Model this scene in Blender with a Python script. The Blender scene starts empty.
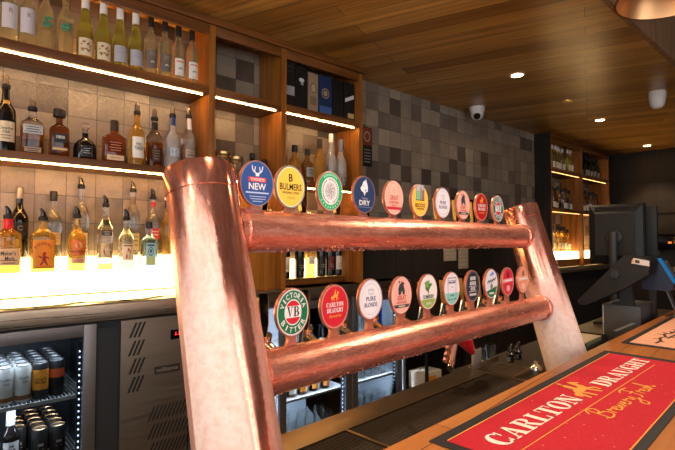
import bpy, bmesh, math, random
from mathutils import Vector, Matrix
random.seed(11)
S = bpy.context.scene
COL = S.collection
PI = math.pi
R = math.radians
EYE = 1.42                                    # eye height of the photographer, who stands over the world origin
BAR = R(3.1)                                  # the customer bar and its tap font run 3 degrees off the back bar

# ------------------------------------------------------------------ materials
def lin(c):
    c = c / 255.0
    return c / 12.92 if c <= 0.04045 else ((c + 0.055) / 1.055) ** 2.4
def rgb(r, g, b):
    return (lin(r), lin(g), lin(b), 1.0)
MATS = {}
def mat(name, col, rough=0.5, metal=0.0, trans=0.0, emit=0.0, ior=1.45, coat=0.0, spec=0.5, ecol=None):
    if name in MATS: return MATS[name]
    m = bpy.data.materials.new(name); m.use_nodes = True
    b = m.node_tree.nodes['Principled BSDF']
    b.inputs['Base Color'].default_value = col
    b.inputs['Roughness'].default_value = rough
    b.inputs['Metallic'].default_value = metal
    b.inputs['Transmission Weight'].default_value = trans
    b.inputs['IOR'].default_value = ior
    b.inputs['Coat Weight'].default_value = coat
    b.inputs['Specular IOR Level'].default_value = spec
    if emit:
        b.inputs['Emission Color'].default_value = ecol or col
        b.inputs['Emission Strength'].default_value = emit
    MATS[name] = m
    return m
class NT:
    """small helper round a material's node tree"""
    def __init__(s, m):
        s.m = m; s.t = m.node_tree; s.b = s.t.nodes['Principled BSDF']
    def n(s, kind, **kw):
        nd = s.t.nodes.new(kind)
        for k, v in kw.items():
            if k.startswith('i_'):
                nd.inputs[k[2:].replace('_', ' ')].default_value = v
            else: setattr(nd, k, v)
        return nd
    def l(s, a, b): s.t.links.new(a, b)
    def math(s, op, a, b=None, c=None):
        nd = s.n('ShaderNodeMath', operation=op)
        for i, v in enumerate((a, b, c)):
            if v is None: continue
            if isinstance(v, (int, float)): nd.inputs[i].default_value = v
            else: s.l(v, nd.inputs[i])
        return nd.outputs[0]
    def ramp(s, fac, stops, interp='LINEAR'):
        nd = s.n('ShaderNodeValToRGB'); cr = nd.color_ramp; cr.interpolation = interp
        cr.elements[0].position, cr.elements[0].color = stops[0]
        cr.elements[1].position, cr.elements[1].color = stops[-1]
        for p, c in stops[1:-1]:
            e = cr.elements.new(p); e.color = c
        s.l(fac, nd.inputs[0]); return nd.outputs[0]
    def mix(s, fac, a, b, blend='MIX'):
        nd = s.n('ShaderNodeMix', data_type='RGBA', blend_type=blend)
        for i, v in ((0, fac), (6, a), (7, b)):
            if isinstance(v, (int, float, tuple)): nd.inputs[i].default_value = v
            else: s.l(v, nd.inputs[i])
        return nd.outputs[2]
    def coords(s, scale=(1, 1, 1), rot=(0, 0, 0), kind='Object'):
        tc = s.n('ShaderNodeTexCoord'); mp = s.n('ShaderNodeMapping')
        mp.inputs['Scale'].default_value = scale; mp.inputs['Rotation'].default_value = rot
        s.l(tc.outputs[kind], mp.inputs['Vector']); return mp.outputs[0]
    def noise(s, vec, scale, detail=4, rough=0.55, dist=0.0):
        nd = s.n('ShaderNodeTexNoise'); nd.inputs['Scale'].default_value = scale
        nd.inputs['Detail'].default_value = detail; nd.inputs['Roughness'].default_value = rough
        nd.inputs['Distortion'].default_value = dist
        s.l(vec, nd.inputs['Vector']); return nd.outputs[0]
    def bump(s, h, strength, dist=0.01):
        nd = s.n('ShaderNodeBump'); nd.inputs['Strength'].default_value = strength
        nd.inputs['Distance'].default_value = dist
        s.l(h, nd.inputs['Height']); s.l(nd.outputs[0], s.b.inputs['Normal'])

def wood(name, dark, light, axis, rough=0.4, grain=14.0, coat=0.0):
    """plain timber with its grain along one axis"""
    m = mat(name, light, rough, coat=coat); n = NT(m)
    sc = [grain * 2.2, grain * 2.2, grain * 2.2]; sc[axis] = grain * 0.12
    v = n.coords(tuple(sc))
    a = n.noise(v, 1.0, 5, 0.6, 0.4)
    n.l(n.ramp(a, [(0.32, dark), (0.68, light)]), n.b.inputs['Base Color'])
    n.bump(a, 0.08, 0.002)
    return m
def planks(name, cols, rot, length, width, rough, gap=0.002, coat=0.0, mortar=(0.01, 0.006, 0.003, 1), bmp=0.05):
    m = mat(name, cols[0], rough, coat=coat); n = NT(m)
    v = n.coords((1, 1, 1), (0, 0, rot))
    br = n.n('ShaderNodeTexBrick', offset=0.37, offset_frequency=2)
    for k, val in (('Color1', (0, 0, 0, 1)), ('Color2', (1, 1, 1, 1)), ('Mortar', (0.5, 0.5, 0.5, 1)), ('Scale', 1.0),
                   ('Mortar Size', gap), ('Mortar Smooth', 0.1), ('Brick Width', length), ('Row Height', width)):
        br.inputs[k].default_value = val
    n.l(v, br.inputs['Vector'])
    k = len(cols) - 1
    base = n.ramp(br.outputs['Color'], [(i / k, c) for i, c in enumerate(cols)])
    mp2 = n.n('ShaderNodeMapping'); mp2.inputs['Scale'].default_value = (1.1, 24, 10); n.l(v, mp2.inputs['Vector']); v2 = mp2.outputs[0]
    # each board shifts the grain so neighbours do not run through
    g = n.noise(v2, 1.0, 5, 0.62, 0.5)
    gc = n.ramp(g, [(0.25, (0.50, 0.46, 0.42, 1)), (0.75, (1.2, 1.2, 1.2, 1))])
    c = n.mix(1.0, base, gc, 'MULTIPLY')
    c = n.mix(br.outputs['Fac'], c, mortar)
    n.l(c, n.b.inputs['Base Color']); n.bump(g, bmp, 0.002)
    return m

M_ceil = planks('ceiling_boards', [rgb(158, 106, 44), rgb(204, 150, 70), rgb(176, 122, 52), rgb(218, 166, 86), rgb(188, 132, 60)], R(-110.4), 1.9, 0.13, 0.30)
M_bar = planks('bar_timber', [rgb(164, 96, 46), rgb(206, 132, 70), rgb(184, 112, 56), rgb(214, 142, 78)], -BAR, 1.5, 0.09, 0.30, 0.0012, bmp=0.015)
M_oakx = wood('shelf_timber', rgb(80, 44, 16), rgb(136, 82, 34), 0, 0.42)
M_oakz = wood('upright_timber', rgb(112, 64, 20), rgb(170, 106, 42), 2, 0.40)
M_dwood = wood('dark_panelling', rgb(19, 13, 8), rgb(38, 26, 17), 2, 0.75, 8)
M_fascia = wood('canopy_fascia_timber', rgb(120, 86, 56), rgb(160, 120, 84), 2, 0.6)
M_black = mat('black_plastic', rgb(10, 10, 10), 0.55)
M_blackm = mat('matt_black', rgb(15, 14, 14), 0.7)
M_blackg = mat('gloss_black', rgb(14, 13, 14), 0.12)
M_grey = mat('grey_plastic', rgb(80, 78, 77), 0.5)
M_dgrey = mat('dark_grey_plastic', rgb(36, 35, 36), 0.5)
M_white = mat('white_plastic', rgb(222, 218, 212), 0.4)
M_paper = mat('white_paper', rgb(232, 224, 212), 0.7)
M_chrome = mat('chrome', (0.85, 0.84, 0.82, 1), 0.12, 1.0)
M_gold = mat('brass', (0.66, 0.44, 0.17, 1), 0.35, 1.0)
M_alu = mat('brushed_aluminium', (0.32, 0.32, 0.33, 1), 0.45, 1.0)
M_rubber = mat('black_rubber', rgb(34, 33, 34), 0.75)
M_wall = mat('dark_plaster', rgb(88, 72, 58), 0.8)
M_floor = planks('floor_boards', [rgb(70, 52, 38), rgb(92, 70, 52), rgb(80, 60, 44)], 0, 1.4, 0.14, 0.45)

def steel(name, col, rough, scale):
    m = mat(name, col, rough, 1.0); n = NT(m)
    a = n.noise(n.coords(scale), 1.0, 3)
    n.l(n.ramp(a, [(0.3, (rough - 0.1,) * 3 + (1,)), (0.7, (rough + 0.12,) * 3 + (1,))]), n.b.inputs['Roughness'])
    n.bump(a, 0.03, 0.001); return m
M_steel = steel('brushed_steel', (0.52, 0.42, 0.32, 1), 0.34, (3, 200, 200))
M_panel = steel('dull_steel_panel', (0.25, 0.215, 0.18, 1), 0.52, (3, 120, 240))
M_traysteel = mat('tray_steel', (0.22, 0.155, 0.09, 1), 0.34, 1.0)

def mesh_tray():
    m = mat('woven_tray_mat', rgb(60, 50, 42), 0.8, spec=0.25); n = NT(m)
    v = n.coords((1, 1, 1), (0, 0, -BAR))
    br = n.n('ShaderNodeTexBrick', offset=0.0)
    for k, val in (('Color1', rgb(12, 10, 9)), ('Color2', rgb(22, 18, 15)), ('Mortar', rgb(54, 42, 32)), ('Scale', 1.0),
                   ('Mortar Size', 0.0016), ('Mortar Smooth', 0.2), ('Brick Width', 0.012), ('Row Height', 0.012)):
        br.inputs[k].default_value = val
    n.l(v, br.inputs['Vector']); n.l(br.outputs['Color'], n.b.inputs['Base Color'])
    n.bump(br.outputs['Fac'], 0.5, 0.003); return m
M_mesh = mesh_tray()

def tiles():
    m = mat('glazed_wall_tiles', rgb(120, 108, 96), 0.045); n = NT(m)
    tc = n.n('ShaderNodeTexCoord'); sp = n.n('ShaderNodeSeparateXYZ'); cb = n.n('ShaderNodeCombineXYZ')
    n.l(tc.outputs['Object'], sp.inputs[0]); n.l(sp.outputs[0], cb.inputs[0]); n.l(sp.outputs[2], cb.inputs[1])
    br = n.n('ShaderNodeTexBrick', offset=0.0)
    for k, val in (('Color1', (0, 0, 0, 1)), ('Color2', (1, 1, 1, 1)), ('Mortar', (0.4, 0.4, 0.4, 1)), ('Scale', 1.0),
                   ('Mortar Size', 0.0018), ('Mortar Smooth', 0.2), ('Brick Width', 0.138), ('Row Height', 0.138)):
        br.inputs[k].default_value = val
    n.l(cb.outputs[0], br.inputs['Vector'])
    c = n.ramp(br.outputs['Color'], [(0.0, rgb(84, 73, 64)), (0.14, rgb(106, 94, 84)), (0.30, rgb(140, 126, 112)), (0.6, rgb(152, 137, 120)), (0.85, rgb(130, 117, 104)), (1.0, rgb(182, 164, 142))])
    ns = n.noise(n.coords((9, 9, 9)), 1.0, 5, 0.6)
    c = n.mix(1.0, c, n.ramp(ns, [(0.2, (0.78, 0.77, 0.75, 1)), (0.8, (1.14, 1.13, 1.12, 1))]), 'MULTIPLY')
    c = n.mix(br.outputs['Fac'], c, rgb(96, 84, 72))
    n.l(c, n.b.inputs['Base Color'])
    wav = n.noise(n.coords((55, 55, 55)), 1.0, 3, 0.6)
    # each hand-made tile leans its own way
    rnd = n.math('MULTIPLY', br.outputs['Color'], 37.0)
    vx = n.n('ShaderNodeVectorMath', operation='ADD'); n.l(cb.outputs[0], vx.inputs[0]); n.l(rnd, vx.inputs[1])
    lean = n.noise(vx.outputs[0], 5.0, 0, 0.5)
    h = n.math('ADD', n.math('MULTIPLY', wav, 0.55), n.math('MULTIPLY', lean, 1.0))
    h = n.math('SUBTRACT', h, n.math('MULTIPLY', br.outputs['Fac'], 0.35))
    n.bump(h, 0.55, 0.012)
    return m
M_tile = tiles()

def copper(name, frost_z=None, streak=None, side_z=0.0, amp=0.50, rg=0.22, film=0.22):
    """wet, finely dented copper; optionally iced over below a height along the pipe's own axis"""
    m = mat(name, (0.90, 0.42, 0.27, 1), 0.2, 1.0); n = NT(m)
    v = n.coords()
    vs = n.coords((1, 1, 0.16))
    big = n.noise(vs, 30.0, 3, 0.5, 0.4)
    strk = n.noise(n.coords((1, 1, 0.16)), 150.0, 3, 0.65)
    fine = n.noise(n.coords((1, 1, 0.5)), 230.0, 2, 0.6)
    h = n.math('ADD', n.math('MULTIPLY', fine, 0.22), n.math('MULTIPLY', strk, 1.4))
    if frost_z is not None: h = n.math('MULTIPLY', big, 0.25)
    k0 = n.math('ADD', n.math('MULTIPLY', big, 0.25), n.math('ADD', n.math('MULTIPLY', strk, 0.5), n.math('MULTIPLY', fine, 0.25)))
    colr = n.ramp(k0, [(0.36, (0.60, 0.18, 0.115, 1)), (0.5, (0.81, 0.30, 0.20, 1)), (0.64, (0.94, 0.45, 0.34, 1))])
    rgh = n.ramp(big, [(0.3, (rg,) * 3 + (1,)), (0.7, (rg + 0.16,) * 3 + (1,))])
    if frost_z is not None:
        tc = n.n('ShaderNodeTexCoord'); sp = n.n('ShaderNodeSeparateXYZ'); n.l(tc.outputs['Object'], sp.inputs[0])
        x, y, z = sp.outputs
        edge = n.math('MULTIPLY', n.math('SUBTRACT', n.noise(vs, 14.0, 5, 0.6, 0.5), 0.5), amp)
        edge2 = n.math('MULTIPLY', n.math('SUBTRACT', n.noise(n.coords((1, 1, 0.4)), 110.0, 3, 0.7), 0.5), 0.10)
        zz = n.math('ADD', z, n.math('ADD', edge, edge2))
        f = None
        mr = n.n('ShaderNodeMapRange', interpolation_type='SMOOTHSTEP'); n.l(zz, mr.inputs[0])
        mr.inputs[1].default_value = frost_z + 0.10; mr.inputs[2].default_value = frost_z - 0.14
        mr.inputs[3].default_value = 0; mr.inputs[4].default_value = 1
        f = mr.outputs[0]
        if streak is not None:
            ang = n.math('ARCTAN2', y, x)          # -pi..pi round the axis
            ja = n.math('ADD', ang, n.math('MULTIPLY', edge, 0.7))
            ja = n.math('ADD', ja, n.math('MULTIPLY', edge2, 1.6))
            d = n.math('ABSOLUTE', n.math('SUBTRACT', ja, streak[0]))
            wdt = n.math('MULTIPLY_ADD', z, streak[2], streak[1])     # the bare strip narrows towards the foot
            st = n.n('ShaderNodeMapRange', interpolation_type='SMOOTHSTEP'); n.l(n.math('DIVIDE', d, wdt), st.inputs[0])
            st.inputs[1].default_value = 0.75; st.inputs[2].default_value = 1.25
            st.inputs[3].default_value = 0; st.inputs[4].default_value = 1
            f = n.math('MULTIPLY', f, st.outputs[0])
            # past the strip the ice is thin
            far = n.n('ShaderNodeMapRange', interpolation_type='SMOOTHSTEP'); n.l(ja, far.inputs[0])
            far.inputs[1].default_value = streak[0] - 0.05; far.inputs[2].default_value = streak[0] + 0.2
            far.inputs[3].default_value = 1.0; far.inputs[4].default_value = side_z
            f = n.math('MULTIPLY', f, far.outputs[0])
        sp2 = n.noise(v, 60.0, 4, 0.7)
        ice = n.ramp(sp2, [(0.3, rgb(226, 186, 170)), (0.55, rgb(236, 208, 196)), (0.8, rgb(240, 220, 212))])
        colr = n.mix(f, colr, ice)
        n.l(n.math('MULTIPLY', n.math('SUBTRACT', 1.0, f), 1.0 - film * 0.5), n.b.inputs['Metallic'])
        rm = n.n('ShaderNodeMix', data_type='FLOAT'); n.l(f, rm.inputs[0]); n.l(rgh, rm.inputs[2]); rm.inputs[3].default_value = 0.75
        n.l(rm.outputs[0], n.b.inputs['Roughness'])
        hm = n.n('ShaderNodeMix', data_type='FLOAT'); n.l(f, hm.inputs[0]); n.l(h, hm.inputs[2])
        n.l(n.math('MULTIPLY', sp2, 1.2), hm.inputs[3]); h = hm.outputs[0]
        n.bump(h, 0.16, 0.002)
    else:
        n.l(rgh, n.b.inputs['Roughness']); n.b.inputs['Metallic'].default_value = 1.0 - film; n.bump(h, 0.32, 0.0025)
    n.l(colr, n.b.inputs['Base Color'])
    return m
M_cu = copper('wet_copper')
M_cuL = copper('frosted_copper_post', 0.46, (-1.56, 0.17, 0.50), 0.40, rg=0.09, film=0.20)
M_cuR = copper('frosted_copper_far_post', 0.29, amp=0.22, rg=0.09, film=0.22)
M_cus = mat('satin_copper', (0.78, 0.34, 0.24, 1), 0.3, 0.8)
M_cudark = mat('dull_copper', (0.42, 0.18, 0.11, 1), 0.4, 0.9)
M_cudome = mat('lamp_copper', (0.62, 0.34, 0.16, 1), 0.35, 1.0)

def fabric(name, col, col2):
    m = mat(name, col, 0.85, spec=0.2); n = NT(m)
    f = n.noise(n.coords(), 420.0, 2)
    vor = n.n('ShaderNodeTexVoronoi'); vor.inputs['Scale'].default_value = 42.0
    n.l(n.coords(), vor.inputs['Vector'])
    lint = n.ramp(vor.outputs['Distance'], [(0.0, (1, 1, 1, 1)), (0.06, (1, 1, 1, 1)), (0.075, (0, 0, 0, 1))])
    c = n.mix(n.ramp(f, [(0.35, (0, 0, 0, 1)), (0.65, (1, 1, 1, 1))]), col, col2)
    n.l(n.mix(n.math('MULTIPLY', lint, 0.45), c, rgb(240, 214, 204)), n.b.inputs['Base Color'])
    n.bump(f, 0.2, 0.001); return m
M_red = fabric('red_runner_pile', rgb(184, 30, 44), rgb(200, 48, 60))
M_peach = fabric('peach_runner_pile', rgb(224, 160, 128), rgb(232, 172, 142))

E_strip = mat('led_strip_light', rgb(255, 200, 128), 0.5, emit=75.0)
E_strip3 = mat('far_led_strip_light', rgb(255, 190, 110), 0.5, emit=4.0)
E_strip2 = mat('dim_led_strip_light', rgb(255, 184, 102), 0.5, emit=100.0)
E_strip4 = mat('added_backlight', rgb(255, 200, 130), 0.5, emit=50.0)  # glow of the added strip behind the top-shelf bottles
E_plinth = mat('lit_acrylic', rgb(255, 216, 148), 0.4, emit=7.0)
E_down = mat('downlight_lens_light', rgb(255, 206, 140), 0.5, emit=60.0)
E_cool = mat('cool_led_light', rgb(190, 214, 255), 0.5, emit=4.0)
E_amber = mat('amber_display_light', rgb(255, 140, 50), 0.5, emit=.6)
E_reddisp = mat('red_display_light', rgb(255, 50, 40), 0.5, emit=1.5)

def glass(name, col, rough=0.02, ior=1.4, tr=1.0):
    return mat(name, col, rough, 0, tr, ior=ior)
G_clear = glass('clear_glass', (0.96, 0.97, 0.95, 1), 0.01)
def pane_mat():
    m = mat('door_glass', (0.9, 0.95, 0.95, 1), 0.02); t = m.node_tree
    tr = t.nodes.new('ShaderNodeBsdfTransparent'); tr.inputs[0].default_value = (0.80, 0.83, 0.84, 1)
    gl = t.nodes.new('ShaderNodeBsdfGlossy'); gl.inputs['Roughness'].default_value = 0.03
    fr = t.nodes.new('ShaderNodeFresnel'); fr.inputs[0].default_value = 1.3
    mx = t.nodes.new('ShaderNodeMixShader')
    t.links.new(fr.outputs[0], mx.inputs[0]); t.links.new(tr.outputs[0], mx.inputs[1]); t.links.new(gl.outputs[0], mx.inputs[2])
    t.links.new(mx.outputs[0], t.nodes['Material Output'].inputs[0]); return m
M_pane = pane_mat()
def filled(name, liquid, level, top=(0.95, 0.95, 0.92, 1)):
    """bottle glass: liquid colour up to the fill level, plain glass above"""
    m = glass(name, liquid); n = NT(m)
    tc = n.n('ShaderNodeTexCoord'); sp = n.n('ShaderNodeSeparateXYZ'); n.l(tc.outputs['Object'], sp.inputs[0])
    f = n.math('GREATER_THAN', sp.outputs[2], level)
    n.l(n.mix(f, liquid, top), n.b.inputs['Base Color']); return m

def flat(r, g, b, rough=0.45):
    return mat('print_%02x%02x%02x' % (r, g, b), rgb(r, g, b), rough)

# ------------------------------------------------------------------ mesh building
class MB:
    def __init__(s):
        s.bm = bmesh.new(); s.mats = []
    def mi(s, m):
        if m not in s.mats: s.mats.append(m)
        return s.mats.index(m)
    def face(s, vs, m):
        try:
            f = s.bm.faces.new(vs); f.material_index = s.mi(m); return f
        except ValueError: return None
    def poly(s, pts, m):
        return s.face([s.bm.verts.new(p) for p in pts], m)
    def box(s, x0, x1, y0, y1, z0, z1, m, bev=0.0, M=None):
        t = bmesh.new()
        bmesh.ops.create_cube(t, size=1)
        bmesh.ops.scale(t, vec=(x1 - x0, y1 - y0, z1 - z0), verts=t.verts)
        bmesh.ops.translate(t, vec=((x0 + x1) / 2, (y0 + y1) / 2, (z0 + z1) / 2), verts=t.verts)
        if bev: bmesh.ops.bevel(t, geom=list(t.edges), offset=bev, segments=2, affect='EDGES', profile=0.6)
        if M: bmesh.ops.transform(t, matrix=M, verts=t.verts)
        s.merge(t, m); return s
    def merge(s, t, m):
        t.verts.index_update(); vs = [s.bm.verts.new(v.co) for v in t.verts]
        for f in t.faces: s.face([vs[v.index] for v in f.verts], m)
        t.free()
    def rings(s, rings, m, cap0=True, cap1=True, close=True):
        vr = [[s.bm.verts.new(p) for p in r] for r in rings]
        k = len(vr[0])
        for a, b in zip(vr, vr[1:]):
            for i in range(k if close else k - 1):
                s.face([a[i], a[(i + 1) % k], b[(i + 1) % k], b[i]], m)
        if cap0: s.face(list(reversed(vr[0])), m)
        if cap1: s.face(vr[-1], m)
        return s
    def lathe(s, prof, m, seg=20, cx=0, cy=0, cz=0, cap0=True, cap1=True):
        s.rings([[(cx + r * math.cos(2 * PI * i / seg), cy + r * math.sin(2 * PI * i / seg), cz + z) for i in range(seg)] for r, z in prof], m, cap0, cap1); return s
    def cyl(s, a, b, r0, r1, m, seg=16, cap=True):
        a, b = Vector(a), Vector(b); d = (b - a).normalized()
        u = d.orthogonal().normalized(); w = d.cross(u)
        s.rings([[c + (u * math.cos(2 * PI * i / seg) + w * math.sin(2 * PI * i / seg)) * r for i in range(seg)] for c, r in ((a, r0), (b, r1))], m, cap, cap); return s
    def tube(s, pts, r, m, seg=8):
        pts = [Vector(p) for p in pts]; rr = []
        u = None
        for i, p in enumerate(pts):
            d = (pts[min(i + 1, len(pts) - 1)] - pts[max(i - 1, 0)]).normalized()
            u = (d.orthogonal() if u is None else u - d * u.dot(d)).normalized(); w = d.cross(u)
            rad = r[i] if isinstance(r, (list, tuple)) else r
            rr.append([p + (u * math.cos(2 * PI * k / seg) + w * math.sin(2 * PI * k / seg)) * rad for k in range(seg)])
        s.rings(rr, m); return s
    def prism(s, poly, y0, y1, m, axis=1):
        """polygon in the two other axes, pushed along one axis"""
        def P(a, b, c): return {0: (c, a, b), 1: (a, c, b), 2: (a, b, c)}[axis]
        s.rings([[P(a, b, y0) for a, b in poly], [P(a, b, y1) for a, b in poly]], m); return s
    def build(s, name, parent=None, loc=None, rot=None, smooth=35):
        bmesh.ops.recalc_face_normals(s.bm, faces=s.bm.faces)
        me = bpy.data.meshes.new(name); s.bm.to_mesh(me); s.bm.free()
        for m in s.mats: me.materials.append(m)
        if smooth:
            me.shade_smooth()
            me.set_sharp_from_angle(angle=R(smooth))
        o = bpy.data.objects.new(name, me); COL.objects.link(o)
        if parent: o.parent = parent
        if loc: o.location = loc
        if rot: o.rotation_euler = rot
        return o
    def flatbuild(s, name, parent=None, loc=None, rot=None):
        """printed graphics: keep the facing as drawn"""
        me = bpy.data.meshes.new(name); s.bm.to_mesh(me); s.bm.free()
        for m in s.mats: me.materials.append(m)
        o = bpy.data.objects.new(name, me); COL.objects.link(o)
        if parent: o.parent = parent
        if loc: o.location = loc
        if rot: o.rotation_euler = rot
        return o

def tag(o, label=None, cat=None, group=None, kind=None):
    if label: o['label'] = label
    if cat: o['category'] = cat
    if group: o['group'] = group
    if kind: o['kind'] = kind
    return o
def thing(name, label, cat, loc=(0, 0, 0), rz=0.0, group=None, rot=None):
    o = bpy.data.objects.new(name, None); COL.objects.link(o); o.empty_display_size = 0.05
    o.location = loc; o.rotation_euler = rot or (0, 0, rz)
    return tag(o, label, cat, group)
def struct(mb, name, **k):
    return tag(mb.build(name, **k), kind='structure')
def dup(root, loc, label=None, group=None, rz=None, scale=None):
    r = root.copy(); COL.objects.link(r); r.location = loc
    if rz is not None: r.rotation_euler = (0, 0, rz)
    if scale: r.scale = scale
    if label: r['label'] = label
    if group: r['group'] = group
    for ch in list(root.children):
        c = ch.copy(); COL.objects.link(c); c.parent = r
        for g in ch.children:
            d = g.copy(); COL.objects.link(d); d.parent = c
    return r
def FB(p, q, z):
    """front-bar position: p along the bar, q towards the back bar"""
    return (p * math.cos(BAR) - q * math.sin(BAR), p * math.sin(BAR) + q * math.cos(BAR), z)

# ------------------------------------------------------------------ lettering
_tc = {}
def glyphs(txt):
    if txt in _tc: return _tc[txt]
    cu = bpy.data.curves.new('t', 'FONT'); cu.body = txt; cu.resolution_u = 2; cu.fill_mode = 'FRONT'; cu.offset = 0.018
    ob = bpy.data.objects.new('t', cu); COL.objects.link(ob)
    me = ob.to_mesh()
    vs = [(v.co.x, v.co.y) for v in me.vertices]; fs = [list(p.vertices) for p in me.polygons]
    ob.to_mesh_clear(); bpy.data.objects.remove(ob); bpy.data.curves.remove(cu)
    x0 = min(v[0] for v in vs); x1 = max(v[0] for v in vs); y0 = min(v[1] for v in vs); y1 = max(v[1] for v in vs)
    vs = [((x - x0) / (x1 - x0) - .5, (y - y0) / (y1 - y0) - .5) for x, y in vs]
    _tc[txt] = (vs, fs); return _tc[txt]

def strip_arc(cx, cy, ro, ri, a0, a1, n=18, dx=0):
    """quads of a ring sector; ro, ri are (rx, ry)"""
    out = []
    for i in range(n):
        t0 = R(a0 + (a1 - a0) * i / n); t1 = R(a0 + (a1 - a0) * (i + 1) / n)
        P = lambda t, r, sh: (cx + sh + r[0] * math.cos(t), cy + r[1] * math.sin(t))
        out.append([P(t0, ri, dx), P(t0, ro, 0), P(t1, ro, 0), P(t1, ri, dx)])
    return out
def rc(x0, x1, y0, y1): return [(x0, y0), (x1, y0), (x1, y1), (x0, y1)]
def serif(ch):
    """heavy slab-serif capitals in a box one unit high: (width, polygons)"""
    T, t, e = .22, .07, .07
    if ch == 'C': return .72, strip_arc(.38, .5, (.38, .52), (.17, .44), 42, 318, 22, .03) + [rc(.63, .70, .60, .97), rc(.63, .69, .06, .30)]
    if ch == 'G': return .80, strip_arc(.38, .5, (.38, .52), (.17, .44), 42, 318, 22, .03) + [rc(.63, .70, .60, .97), rc(.54, .74, 0, .42), rc(.46, .80, .38, .45)]
    if ch == 'O': return .78, strip_arc(.39, .5, (.39, .52), (.17, .45), 0, 360, 28)
    if ch == 'D': return .78, [rc(.08, .08 + T, 0, 1), rc(0, .40, 0, t), rc(0, .40, 1 - t, 1)] + strip_arc(.38, .5, (.40, .5), (.17, .43), -90, 90, 16)
    if ch == 'L': return .66, [rc(.08, .08 + T, 0, 1), rc(0, .40, 1 - t, 1), rc(0, .64, 0, t), [(.56, t), (.64, 0), (.66, .32), (.61, .32)]]
    if ch == 'T': return .74, [rc(.26, .48, 0, 1), rc(.14, .60, 0, t), rc(0, .74, 1 - t, 1), rc(0, .05, .66, 1), rc(.69, .74, .66, 1)]
    if ch == 'H': return .86, [rc(.08, .30, 0, 1), rc(.56, .78, 0, 1), rc(.3, .56, .47, .47 + t), rc(0, .38, 0, t), rc(0, .38, 1 - t, 1), rc(.48, .86, 0, t), rc(.48, .86, 1 - t, 1)]
    if ch == 'I': return .40, [rc(.09, .31, 0, 1), rc(0, .4, 0, t), rc(0, .4, 1 - t, 1)]
    if ch == 'U': return .80, [rc(.08, .30, .28, 1), rc(.62, .62 + e, .28, 1), rc(0, .38, 1 - t, 1), rc(.52, .80, 1 - t, 1)] + strip_arc(.385, .30, (.305, .32), (.16, .24), 180, 360, 14, .01)
    if ch == 'A': return .84, [[(.12, 0), (.19, 0), (.47, 1), (.38, 1)], [(.52, 0), (.76, 0), (.49, 1), (.36, 1)], rc(.22, .6, .28, .34), rc(0, .28, 0, t), rc(.46, .84, 0, t)]
    if ch == 'V': return .84, [[(.36, 0), (.47, 0), (.30, 1), (.06, 1)], [(.37, 0), (.44, 0), (.74, 1), (.67, 1)], rc(0, .38, 1 - t, 1), rc(.56, .84, 1 - t, 1)]
    if ch == 'N': return .86, [rc(.10, .17, 0, 1), rc(.68, .75, 0, 1), [(.54, 0), (.75, 0), (.31, 1), (.08, 1)], rc(0, .28, 0, t), rc(.56, .86, 1 - t, 1), rc(0, .2, 1 - t, 1)]
    if ch in 'RB':
        p = [rc(.08, .30, 0, 1), rc(0, .40, 0, t), rc(0, .42, 1 - t, 1), rc(.3, .42, .46, .46 + t)] + strip_arc(.40, .745, (.30, .255), (.10, .19), -90, 90, 12)
        if ch == 'R': return .84, p + [[(.36, .48), (.52, .50), (.80, 0), (.56, 0)], rc(.56, .84, 0, t)]
        return .78, p + strip_arc(.42, .265, (.34, .265), (.12, .20), -90, 90, 12)
    return .4, []

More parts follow.
